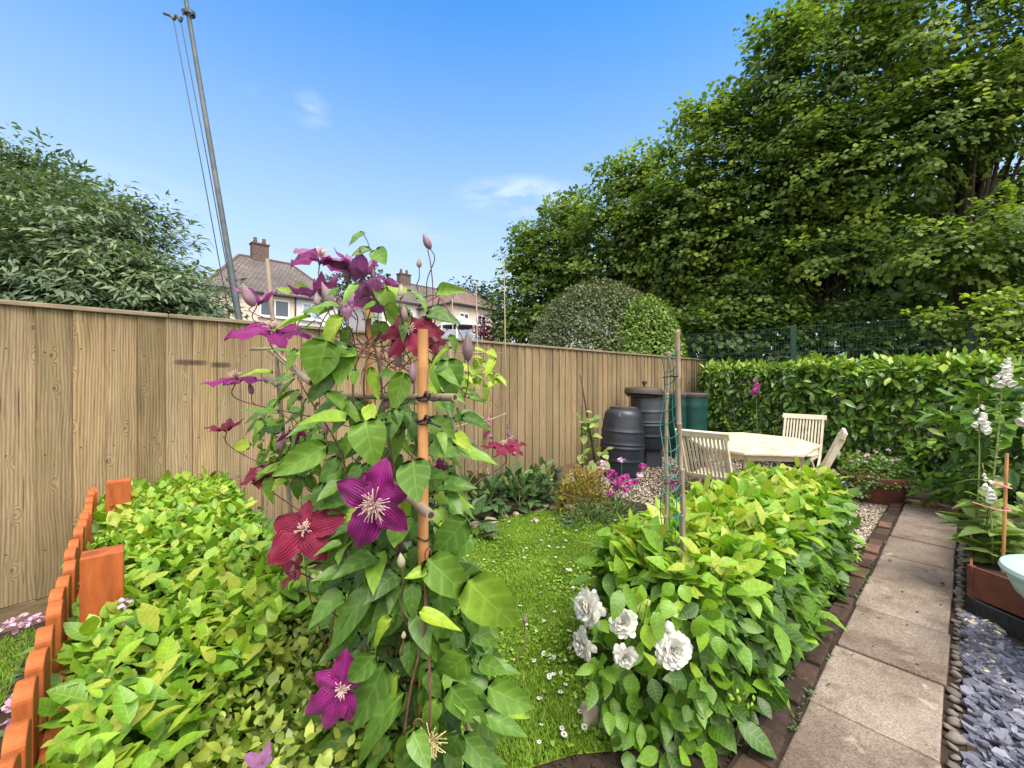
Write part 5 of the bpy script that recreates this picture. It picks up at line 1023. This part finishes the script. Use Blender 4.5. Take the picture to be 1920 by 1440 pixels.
# leaves placed one by one: base px, tip px, width ratio, tint, depth
LV = [(612, 640, 588, 718, .85, .55, 1.05), (685, 790, 700, 868, .85, .55, .95), (648, 790, 556, 774, .30, .8, 1.02), (612, 836, 520, 890, .5, .55, 1.0), (665, 815, 625, 868, .5, .5, 1.0), (612, 737, 688, 778, .42, .55, 1.08),
      (628, 705, 572, 752, .5, .35, 1.1), (693, 690, 706, 750, .42, .75, 1.1), (846, 653, 789, 683, .38, .88, .98), (838, 676, 852, 742, .7, .35, 1.05), (806, 680, 836, 742, .38, .7, 1.08), (757, 700, 737, 770, .55, .65, 1.08), (806, 835, 853, 843, .6, .5, 1.05),
      (850, 838, 932, 866, .28, .7, 1.1), (808, 786, 856, 814, .55, .6, 1.05), (682, 436, 653, 448, .45, .4, 1.25), (694, 466, 660, 482, .5, .35, 1.25), (704, 468, 723, 496, .7, .5, 1.25), (610, 582, 560, 572, .5, .6, 1.15), (552, 548, 575, 538, .6, .95, 1.3),
      (547, 548, 520, 540, .5, .95, 1.3), (722, 540, 736, 592, .5, .75, 1.12), (820, 547, 860, 537, .5, .7, 1.2), (790, 596, 813, 614, .6, .7, 1.15), (510, 700, 452, 692, .28, .9, 1.3), (468, 838, 428, 828, .6, .97, 1.4), (550, 735, 505, 766, .38, .7, 1.2),
      (853, 812, 881, 840, .55, .95, 1.1), (775, 864, 783, 940, .92, .45, .93), (874, 975, 812, 1042, .6, .32, 1.0), (886, 1002, 848, 1048, .6, .45, 1.05), (802, 1048, 888, 1126, .60, .55, .95), (878, 1088, 976, 1192, .66, .78, .97), (786, 1148, 864, 1178, .42, .98, .92),
      (735, 1160, 672, 1222, .36, .97, .93), (747, 1265, 706, 1335, .42, .9, .93), (757, 1300, 632, 1420, .30, .5, .92), (704, 1228, 645, 1284, .5, .5, .91), (722, 1243, 668, 1360, .5, .42, .96), (700, 1098, 606, 1214, .42, .42, 1.0), (680, 1095, 610, 1170, .45, .35, 1.05),
      (668, 1150, 640, 1220, .5, .35, 1.0), (650, 985, 590, 1068, .5, .5, 1.06), (830, 1108, 818, 1202, .5, .45, 1.0), (882, 1182, 936, 1212, .5, .45, 1.02), (915, 1288, 1006, 1332, .5, .5, 1.0), (908, 1340, 986, 1384, .4, .55, .98), (885, 1250, 966, 1240, .4, .5, 1.05), (845, 1288, 906, 1368, .65, .5, .95),
      (878, 1228, 810, 1278, .6, .5, .97), (775, 1372, 806, 1445, .62, .62, .88), (860, 1375, 824, 1445, .6, .4, .92), (868, 1380, 922, 1445, .55, .4, .95), (800, 1068, 760, 1084, .55, .92, .94), (800, 1290, 784, 1352, .6, .3, 1.0), (650, 650, 632, 720, .7, .5, 1.1), (600, 640, 558, 668, .55, .6, 1.15),
      (700, 900, 660, 960, .5, .35, 1.06), (640, 900, 596, 940, .5, .5, 1.05), (690, 1010, 660, 1085, .55, .35, 1.05), (620, 1080, 600, 1140, .5, .4, 1.1), (760, 1060, 735, 1120, .5, .35, 1.02), (790, 1210, 815, 1290, .6, .4, 1.0), (730, 1380, 690, 1440, .5, .45, .97), (840, 890, 872, 925, .5, .4, 1.15), (830, 930, 893, 955, .35, .5, 1.2)]
for k in range(20):
    x_, y_ = rc.uniform(768, 822), 1075 + k * 18; LV.append((x_, y_, x_ + rc.uniform(-26, 26), y_ + rc.uniform(55, 80), .6, rc.uniform(.3, .6), rc.uniform(.955, .972)))
pp, aa, nn, ll, ww, tt = [], [], [], [], [], []
for x0, y0, x1, y1, wr, tn, Y in LV:
    b, e = P(x0, y0, Y), P(x1, y1, Y - rc.uniform(-.02, .05)); d = e - b
    pp.append(b); aa.append(d.normalized()); ll.append(d.length * 1.06); ww.append(d.length * max(wr, .42)); tt.append(tn + rc.uniform(-.08, .08)); tilt = 1.0 if wr > .45 else .35
    nn.append(V3((rc.uniform(-.35, .35), -tilt, .45 + (1 - tilt) * .6 + rc.uniform(-.2, .3))))
ENV = [(520, 630, 730), (560, 600, 800), (620, 545, 835), (680, 540, 890), (740, 520, 880), (800, 520, 865), (870, 560, 855), (940, 620, 835), (1000, 635, 840), (1080, 640, 880), (1150, 635, 905), (1220, 645, 905), (1300, 655, 940), (1400, 665, 900), (1700, 670, 880), (1900, 680, 870)]
def env(py): a = np.array(ENV, float); return np.interp(py, a[:, 0], a[:, 1]), np.interp(py, a[:, 0], a[:, 2])
for k in range(1050):
    py = 530 + 1370 * rc.random() ** .95; l, r = env(py); g = rc.random(); px = l + (r - l) * g; Y = rc.uniform(1.04, 1.55) if py < 1000 else rc.uniform(1.0, 1.4)
    if py < 700 and rc.random() < .55: continue
    if 770 < px < 815 and Y < 1.08: Y += .12
    q = P(px, py, Y); 
    if q.z < .05: continue
    o_ = V3(((g - .5) * 2, -(1.3 - Y) * 2.2, 0)); d = o_ * .8 + V3((rc.uniform(-.6, .6), rc.uniform(-.5, .3), rc.uniform(-1.1, .25))); d.normalize(); L = rc.uniform(.05, .105) * (1.15 if py > 850 else 1)
    pp.append(q); aa.append(d); ll.append(L); ww.append(L * rc.uniform(.38, .6)); tt.append(.42 + rc.gauss(0, .2) + (.15 if py < 750 else 0)); nn.append(o_ * .5 + V3((rc.uniform(-.4, .4), -.7 + rc.uniform(-.3, .5), .8)))
for k in range(34):   # young lime leaves at the right of the frame
    q = P(rc.uniform(862, 935), rc.uniform(655, 735), rc.uniform(1.2, 1.4)); d = V3((rc.uniform(-.3, 1), rc.uniform(-.5, .5), rc.uniform(-.8, .2))).normalized(); L = rc.uniform(.03, .06)
    pp.append(q); aa.append(d); ll.append(L); ww.append(L * .45); tt.append(.93 + rc.uniform(-.1, .07)); nn.append(V3((rc.uniform(-.4, .4), -.6, .8)))
for k in range(60):   # leaves round the left canes
    q = P(rc.uniform(488, 580), rc.uniform(770, 900), rc.uniform(1.3, 1.6)); d = V3((rc.uniform(-1, .6), rc.uniform(-.5, .5), rc.uniform(-.9, .2))).normalized(); L = rc.uniform(.05, .085)
    pp.append(q); aa.append(d); ll.append(L); ww.append(L * .55); tt.append(.6 + rc.uniform(-.2, .3)); nn.append(V3((rc.uniform(-.4, .4), -.6, .8)))
leaves('foliage', np.array([tuple(x) for x in pp]), np.array([tuple(x) for x in aa]), np.array([tuple(x) for x in nn]), np.array(ll), np.array(ww), M['lf_clem'], np.array(tt), CL, T_HEART, .3, .35)
# vine stems
mb = MB()
def vine(pts, r=.0022): mb.tube(spline(pts, 7), r, 6)
for k in range(46):
    x0 = -.40 + rc.uniform(-.12, .14); y0 = 1.2 + rc.uniform(-.14, .25); z1 = rc.uniform(.7, 1.62)
    vine([(x0 * .7 - .1, y0, .0), (x0 + rc.uniform(-.05, .05), y0 + rc.uniform(-.05, .05), z1 * .45), (x0 + rc.uniform(-.07, .07), y0 + rc.uniform(-.08, .05), z1 * .8), (x0 + rc.uniform(-.16, .16), y0 + rc.uniform(-.12, .1), z1)], rc.uniform(.0015, .0026))
for k in range(26):
    a = P(rc.uniform(640, 790), rc.uniform(640, 740), rc.uniform(1.1, 1.45)); b = P(rc.uniform(590, 840), rc.uniform(540, 700), rc.uniform(1.05, 1.45)); m_ = a.lerp(b, .5) + V3((rc.uniform(-.06, .06), rc.uniform(-.05, .05), rc.uniform(.0, .06))); vine([a, m_, b], rc.uniform(.0012, .002))
vine([P(690, 800, 1.15), P(682, 720, 1.12), P(692, 655, 1.13), P(705, 630, 1.15)], .003); vine([P(662, 760, 1.12), P(664, 700, 1.12), P(680, 650, 1.14), P(700, 630, 1.15)], .0028); vine([P(742, 900, 1.15), P(722, 780, 1.15), P(712, 700, 1.16), P(700, 640, 1.16)], .0028)
vine([P(757, 1378, .93), P(770, 1290, .93), P(792, 1200, .93), P(797, 1130, .95), P(796, 1060, .97)], .0030); vine([P(807, 1372, .93), P(806, 1280, .93), P(802, 1190, .94), P(799, 1100, .97)], .0032)
vine([P(775, 1375, .9), P(778, 1352, .9), P(788, 1348, .9), P(793, 1356, .9), P(786, 1362, .91)], .0018); vine([P(800, 1062, .96), P(797, 1040, .95), P(802, 1028, .95), P(808, 1036, .95), P(806, 1060, .97)], .0018)
vine([P(878, 905, 1.3), P(905, 870, 1.4), P(940, 850, 1.5)], .002); vine([P(870, 745, 1.15), P(850, 700, 1.2), P(820, 660, 1.25)], .0018); vine([P(870, 640, 1.15), P(845, 590, 1.2), P(820, 555, 1.25), P(780, 560, 1.28)], .0018)
vine([P(806, 640, 1.2), P(812, 560, 1.22), P(808, 500, 1.2), P(802, 468, 1.2)], .0018); vine([P(704, 515, 1.25), P(697, 480, 1.25), P(690, 455, 1.25), P(682, 440, 1.25)], .0015); vine([P(845, 950, 1.45), P(900, 900, 1.55), P(905, 880, 1.6)], .0018)
mb.build('vines', M['vine'], CL, smooth=True)

# ================================================================== WHITE DOUBLE CLEMATIS AT THE END OF THE HEDGE
b = UV(1.72, -1.05)
WC = thing('clematis_plant', 'white double flowered clematis trailing over the near end of the lime green hedge', 'clematis', b)
def dbl(px, py, Y, diam, facing, n=84, tint=.6):
    c = P(px, py, Y); Rr = diam * .54 * Y / F; Z = np.array(V3(facing).normalized()); X = np.array(V3(Z).orthogonal().normalized()); Yv = np.cross(Z, X); k = np.arange(n); a = k * 2.39996; f = 1 - k / n
    e = .15 + 1.35 * f; d = np.cos(a)[:, None] * X * np.sin(e)[:, None] + np.sin(a)[:, None] * Yv * np.sin(e)[:, None] + Z * np.cos(e)[:, None]; L = Rr * (.55 + .45 * f) * rng.uniform(.88, 1.1, n)
    nn_ = Z[None] * np.sin(e)[:, None] - (np.cos(a)[:, None] * X + np.sin(a)[:, None] * Yv) * np.cos(e)[:, None]
    o = leaves('flower', np.array(c) + Z * (.10 * Rr) * (1 - f)[:, None], d, nn_ + rsph(n) * .12, L, L * .50, M['pt_white'], np.clip(tint + rng.normal(0, .2, n), 0, 1), WC, T_PETAL, -.22, .22)
    e = V3((b.x + rc.uniform(-.05, .1), b.y + .1, c.z - .25)); mb = MB(); mb.tube(spline([c, c - V3(Z) * .06, c.lerp(e, .6), e], 6), .002, 6); mb.build('stalk', M['stem_green'], o, smooth=True)
dbl(1260, 1216, 1.66, 72, (.05, -1, .28), 96, .8); dbl(1106, 1138, 1.72, 66, (-.9, -.55, .25)); dbl(1096, 1207, 1.70, 54, (-1, -.4, .05)); dbl(1170, 1168, 1.70, 52, (-.45, -.6, .75), 70, .3); dbl(1172, 1228, 1.66, 46, (-.1, -1, -.1), 64)
for px, py, d in ((1256, 1183, (-.3, -.3, 1)), (1262, 1270, (0, -.4, -.6))):
    q = P(px, py, 1.66); Z = V3(d).normalized(); X = Z.orthogonal().normalized(); mb = MB(); mb.lathe([(.020 * math.sin(math.pi * (k / 8) ** .7), .055 * k / 8) for k in range(9)], q, 12, X, Z.cross(X), Z, t=.8); mb.build('bud', M['pt_white'] if py < 1200 else M['lf_fox'], WC, smooth=True)
n = 330; px = rng.uniform(1110, 1345, n); py = 1095 + 330 * rng.uniform(0, 1, n); ok = (px > 1110 + np.maximum(0, py - 1290) * .55) & (px < 1345); 
for fx_, fy_, fr_ in ((1260, 1216, 46), (1106, 1138, 42), (1096, 1207, 36), (1170, 1168, 36), (1172, 1228, 32)): ok &= np.hypot(px - fx_, py - fy_ + 18) > fr_
px, py = px[ok], py[ok]; n = len(px); Y = rng.uniform(1.62, 1.92, n)
pos = np.array([tuple(P(a, b_, c_)) for a, b_, c_ in zip(px, py, Y)]); pos[:, 2] = np.maximum(pos[:, 2], .03)
leaves('foliage', pos, rsph(n) * .8 + np.array([-.1, -.4, -.6]), np.array([0, -.8, .6]) + rsph(n) * .4, rng.uniform(.06, .12, n), rng.uniform(.04, .07, n), M['lf_hedge'], .40 + rng.normal(0, .2, n) + .25 * (py < 1260), WC, T_FULL, .25, .3)
mb = MB()
for k in range(26):
    q = P(rc.uniform(1130, 1330), rc.uniform(1120, 1300), rc.uniform(1.66, 1.85)); mb.tube(spline([V3((b.x + rc.uniform(-.1, .15), b.y + rc.uniform(-.1, .1), 0)), V3((b.x, b.y, 0)).lerp(q, .6) + V3((0, 0, .08)), q], 6), .002, 5)
for pts in ([(1375, 1290), (1390, 1340), (1382, 1395), (1366, 1400)], [(1366, 1400), (1364, 1340), (1362, 1320)], [(1382, 1395), (1405, 1405), (1415, 1415)], [(1330, 1250), (1360, 1270), (1375, 1290)]): mb.tube(spline([P(x, y, 1.72) for x, y in pts], 6), .0018, 5)
mb.build('vines', M['stem_green'], WC, smooth=True)
n = 26; q = np.array([tuple(P(x, y, 1.72)) for x, y in zip(rng.uniform(1355, 1415, n), rng.uniform(1290, 1415, n))]); leaves('tendril_foliage', q, rsph(n), np.array([0, -1, .3]) + rsph(n) * .3, .022, .012, M['lf_hedge'], .9 + rng.normal(0, .08, n), WC, T_HEX)
# rock beside it
o = stones('rock', [tuple(P(1112, 1352, 1.90))], .085, .9, M['stone'], None, 3); o.location.z = 0; tag(o, 'pale weathered rock at the lawn edge below the white clematis', 'rock')

# ================================================================== LONG BORDER BY THE FENCE
def border_plant(name, label, px, py, r, h, n, L, W, m, tint, cat='plant', tpl=T_FULL, up=.6, group=None):
    c = G(px, py); t = thing(name, label, cat, c, group); d = rsph(n); d[:, 2] = np.abs(d[:, 2]); rad = rng.uniform(.25, 1, n) ** .5
    pos = np.array(c) + d * np.array([r, r, h]) * rad[:, None]; leaves('foliage', pos, d + rsph(n) * .6 + UPV * up * .3, UPV * .8 + d * .5 + rsph(n) * .35, L * rng.uniform(.6, 1.25, n), W * rng.uniform(.7, 1.2, n), m, tint + rng.normal(0, .18, n), t, tpl, .25, .4)
    mb = MB()
    for k in range(10): a = rc.uniform(0, 6.28); mb.tube([c, c + V3((r * .6 * math.cos(a), r * .6 * math.sin(a), h * .8))], [.006, .002], 5)
    mb.build('stems', M['stem_green'], t); return t
border_plant('border_plant', 'dark green leafy clump in the border below the crimson side flower', 905, 960, .34, .42, 130, .16, .075, M['lf_border'], .4)
border_plant('border_plant', 'dark green leafy clump in the border left of the solar light', 975, 950, .36, .44, 150, .15, .07, M['lf_border'], .5)
border_plant('border_plant', 'taller grey green clump in the border next to the solar light', 1015, 940, .25, .50, 90, .14, .07, M['lf_border'], .75)
border_plant('border_plant', 'broad leaved clump at the lawn edge just right of the bamboo frame', 868, 1000, .28, .34, 60, .20, .09, M['lf_border'], .55)
border_plant('border_plant', 'shaded leafy clump in the border behind the purple clematis', 780, 1020, .40, .40, 120, .14, .07, M['lf_border'], .3)
border_plant('border_plant', 'small pale leaved clump in the border by the fence left of the clematis', 548, 1060, .22, .35, 70, .10, .05, M['lf_border'], .6)
border_plant('golden_shrub', 'low shrub with orange and gold young leaves by the solar light', 1092, 962, .34, .52, 1300, .055, .024, M['lf_gold'], .48, 'shrub', T_LONG)
border_plant('low_green_plant', 'low dark green tuft at the lawn edge below the golden shrub', 1105, 985, .30, .20, 420, .07, .018, M['lf_border'], .5, 'plant', T_LONG)
border_plant('low_green_plant', 'low green tuft at the lawn edge beside the lime green hedge', 1150, 975, .26, .22, 320, .07, .02, M['lf_border'], .6, 'plant', T_LONG)
def sweet_williams(label, px, py, heads, m, r=.28, h=.42, tint=.5):
    t = border_plant('sweet_william', label, px, py, r, h * .7, 160, .07, .018, M['lf_border'], .55, 'flower', T_LONG)
    base = V3(t.location)
    for x, y, s_, mm in heads: q = P(x, y, base.y + rng.uniform(-.1, .1)); bloom('flower', tuple(q), .032 * s_, M[mm], t, 24, .032 * s_, .028 * s_, .18 if mm == 'pt_pink' else tint, .2, (base.x + (q.x - base.x) * .4, base.y, .05))
    return t
hd = [(1148, 890, 1.5, 'pt_pink'), (1160, 905, 1.6, 'pt_pink'), (1172, 898, 1.4, 'pt_pink'), (1152, 915, 1.4, 'pt_pink'), (1180, 910, 1.3, 'pt_pink'), (1170, 920, 1.3, 'pt_pink'), (1190, 905, 1.1, 'pt_pink'), (1143, 900, 1.1, 'pt_pink'), (1146, 928, 1.2, 'pt_pink'), (1207, 876, 1.2, 'pt_pink'), (1128, 880, 1.2, 'pt_pale'), (1133, 870, 1.1, 'pt_pale'), (1166, 866, 1.2, 'pt_pale'), (1126, 920, 1.3, 'pt_pale'), (1170, 930, 1.2, 'pt_pale'), (1200, 894, 1.1, 'pt_pale'), (1136, 900, 1.0, 'pt_pale'), (1195, 906, 1.0, 'pt_pink')]
sweet_williams('clump of bright magenta and pale pink sweet williams in front of the leaning black barrel', 1160, 962, hd, 'pt_pink')
hd = [(1270, 888, 1.1, 'pt_red'), (1284, 886, 1.3, 'pt_red'), (1290, 897, 1.3, 'pt_red'), (1252, 902, 1.1, 'pt_red'), (1262, 912, 1.2, 'pt_pink'), (1274, 905, 1.0, 'pt_red'), (1268, 918, .9, 'pt_pale')]
sweet_williams('dark red sweet williams behind the netting and canes', 1270, 955, hd, 'pt_red', .2, .42)
hd = [(1318, 872, 1.2, 'pt_red'), (1334, 892, 1.2, 'pt_red'), (1325, 884, 1.0, 'pt_red'), (1320, 894, 1.0, 'pt_white'), (1328, 893, .9, 'pt_white'), (1310, 880, .9, 'pt_pink')]
sweet_williams('red and white sweet williams in front of the left garden chair', 1325, 945, hd, 'pt_red', .2, .42)
# pink foxgloves
def fx(label, bx, by, tx, ty, sp, n, m='pt_pink', bw=.045, Y=None): base = G(bx, by); foxglove(label, base, P(tx, ty, base.y if Y is None else Y), sp, n, M[m], False, leafn=8, leafL=.18, bw=bw)
fx('pink foxglove standing upright at the fence, left of the taller pair', 905, 935, 922, 752, .66, 16)
fx('pink foxglove leaning left at the fence behind the crimson flower', 985, 935, 945, 772, .55, 26)
fx('low pink foxglove drooping over the border below the crimson flower', 930, 950, 915, 876, .35, 14)
fx('pink foxglove almost hidden behind the main bamboo cane', 840, 950, 824, 862, .30, 14)
q = P(1418, 745, 7.4); foxglove('single pink foxglove rising in front of the laurel hedge behind the table', (q.x, q.y, 0), P(1416, 706, 7.4), .84, 26, M['pt_pink'], False, leafn=10, leafL=.3, bw=.07)
# cane rack at the fence
t = thing('cane_frame', 'thin bamboo cane frame standing against the fence behind the clematis', 'plant support', G(895, 950))
for px, y0, y1 in ((848, 560, 960), (893, 530, 955), (945, 490, 945)):
    a, b_ = G(px + 4, y1), None; b_ = P(px, y0, a.y + .03); mb = MB(); mb.tube([a, a.lerp(b_, .5) + V3((.01, 0, 0)), b_], [.009, .008, .006], 8); mb.build('cane', M['bamboo_pale'], t, smooth=True)
yb = G(895, 950).y - .02; mb = MB(); mb.tube([P(838, 660, yb - .3), P(955, 663, yb + .1)], .006, 8); mb.build('rail', M['bamboo_pale'], t, smooth=True)
mb = MB(); mb.tube(spline([P(838, 806, yb - .4), P(880, 793, yb - .1), P(915, 788, yb), P(950, 775, yb + .1)], 5), .008, 8); mb.build('rail', M['bamboo_pale'], t, smooth=True)
# terracotta pot with a climber on a stick
c = G(1102, 925); t = thing('climber_pot', 'terracotta pot beside the leaning barrel at the fence', 'plant pot', c)
mb = MB(); mb.lathe([(0, 0), (.13, 0), (.19, .27), (.21, .27), (.215, .32), (.20, .33), (.185, .31), (.18, .29), (0, .28)], c, 36); mb.build('pot', M['terracotta_light'], t, smooth='auto')
t = thing('young_climber', 'young green climber tied to a dark stick in the terracotta pot', 'plant', c + V3((0, 0, .28)))
s0, s1 = P(1116, 868, c.y), P(1088, 702, c.y + .05); mb = MB(); mb.tube([s0, s0.lerp(s1, .5), s1], [.013, .012, .008], 8); mb.tube([P(1092, 880, c.y - .1), P(1090, 760, c.y)], .008, 7); mb.build('stick', M['bark'], t, smooth=True)
n = 70; f = np.concatenate([rng.normal(.42, .06, 35), rng.uniform(-.05, .12, 30), rng.uniform(.2, .6, 5)]); q = np.array(s0) + np.outer(f, np.array(s1 - s0)) + rsph(n) * np.where(f < .15, .20, .09)[:, None]
leaves('foliage', q, rsph(n) * np.array([1, 1, .5]), UPV + np.array([0, -.6, 0]) + rsph(n) * .3, rng.uniform(.08, .15, n), rng.uniform(.06, .10, n), M['lf_fox'], .55 + rng.normal(0, .18, n), t, T_FULL)
# solar stake light
c = G(1055, 945); h = P(1046, 878, c.y); t = thing('solar_light', 'small black solar stake light with a glass lantern beside the golden shrub', 'garden light', c); ax = (h - c).normalized(); X = ax.orthogonal().normalized(); Yv = ax.cross(X); H = (h - c).length
mb = MB(); mb.tube([c, c + ax * (H - .19)], .010, 8); mb.lathe([(.01, H - .22), (.03, H - .19), (.036, H - .175)], c, 16, X, Yv, ax); mb.build('stake', M['lid'], t, smooth='auto')
mb = MB(); mb.lathe([(.036, H - .175), (.040, H - .03), (.0, H - .03)], c, 18, X, Yv, ax); mb.build('glass', M['clear_glass'], t, smooth='auto')
mb = MB(); mb.lathe([(.042, H - .035), (.048, H - .03), (.046, H), (0, H + .006)], c, 18, X, Yv, ax); mb.build('cap', M['lid'], t, smooth='auto')
# fallen petals and daisies
for lab, px, py in (('fallen mauve petals on the lawn by the stone edging', 1000, 978), ('fallen pink petals on the edge of the paved path', 1596, 1066)):
    q = G(px, py, .03); t = thing('fallen_petals', lab, 'petals', q); bloom('petals', tuple(q), .05, M['pt_pale'] if px < 1100 else M['pt_pink'], t, 9, .035, .03)
d0 = None; n_d = 0
rd = np.random.default_rng(3)
while n_d < 120:
    px, py = rd.uniform(850, 1170), 965 + 430 * rd.random() ** 1.2; q = G(px, py, .034)
    if not in_poly(np.array([q.x]), np.array([q.y]), LAWN)[0] or (rd.random() > .35 and not (px > 1000 or py < 1060)): continue
    lab = 'tiny white daisy among the grass of the lawn'
    if d0 is None:
        d0 = thing('daisy', lab, 'daisy', q, 'daisies scattered over the lawn'); n = 12; a = np.arange(n) * 6.283 / n; d = np.stack([np.cos(a), np.sin(a), np.full(n, .1)], 1)
        leaves('petals', np.array(q) + d * .002, d, np.tile(UPV, (n, 1)), .0105, .0052, M['pt_white'], np.full(n, .8), d0, T_HEX, .1, .1); mb = MB(); mb.lathe([(.004, 0), (.0035, .0025), (0, .004)], q, 8); mb.build('centre', M['lf_gold'], d0)
        mb = MB(); mb.tube([q, q - V3((0, 0, .03))], .0008, 4); mb.build('stalk', M['stem_green'], d0)
    else: c = copy_tree(d0); c.location = q; c.rotation_euler = (rd.uniform(-.3, .3), rd.uniform(-.3, .3), rd.uniform(0, 6)); s = rd.uniform(.8, 1.3); c.scale = (s, s, s)
    n_d += 1
# bare worn patch in front
o = stones('soil_crumbs', np.concatenate([uvpts(900, 1.2, 2.2, -1.9, -.95, 0, .01), uvpts(700, 1.7, 4.2, -.95, -.60, 0, .01)]), .008, .7, M['soil'], None); tag(o, 'crumbs of dark soil along the foot of the lime green hedge', 'soil', kind='stuff')

# moss and seedlings in the joints of the path and along the brick edging, leaf litter at the hedge foot
n = 700; u = rng.uniform(1.4, 6.9, n); v = np.where(rng.uniform(size=n) < .6, -.625 + rng.normal(0, .03, n), -.505 + rng.normal(0, .012, n)); q = np.outer(u, np.array(UA)) + np.outer(v, np.array(VA)); q[:, 2] = rng.uniform(.03, .05, n)
k = clump(q, 5.0) > .1; q = q[k]; n = len(q); tag(leaves('weeds', q, rsph(n) * np.array([1, 1, .4]) + UPV * .4, UPV + rsph(n) * .4, rng.uniform(.012, .035, n), rng.uniform(.006, .014, n), M['lf_border'], .55 + rng.normal(0, .2, n), tpl=T_HEX), 'tiny moss and weed seedlings along the brick edging of the path', 'weeds', kind='stuff')
n = 70; q = uvpts(n, 1.5, 4.6, -.75, -.10, .044, .05); q[:, 2] = .045; k = rng.uniform(size=n) < .5; q = q[k]; n = len(q)
tag(leaves('leaf_litter', q, rsph(n) * np.array([1, 1, .1]), UPV + rsph(n) * .3, rng.uniform(.012, .045, n), rng.uniform(.008, .022, n), M['twig'], .8 + rng.normal(0, .2, n), tpl=T_HEX), 'small dry leaf scraps lying on the paved path', 'leaf litter', kind='stuff')
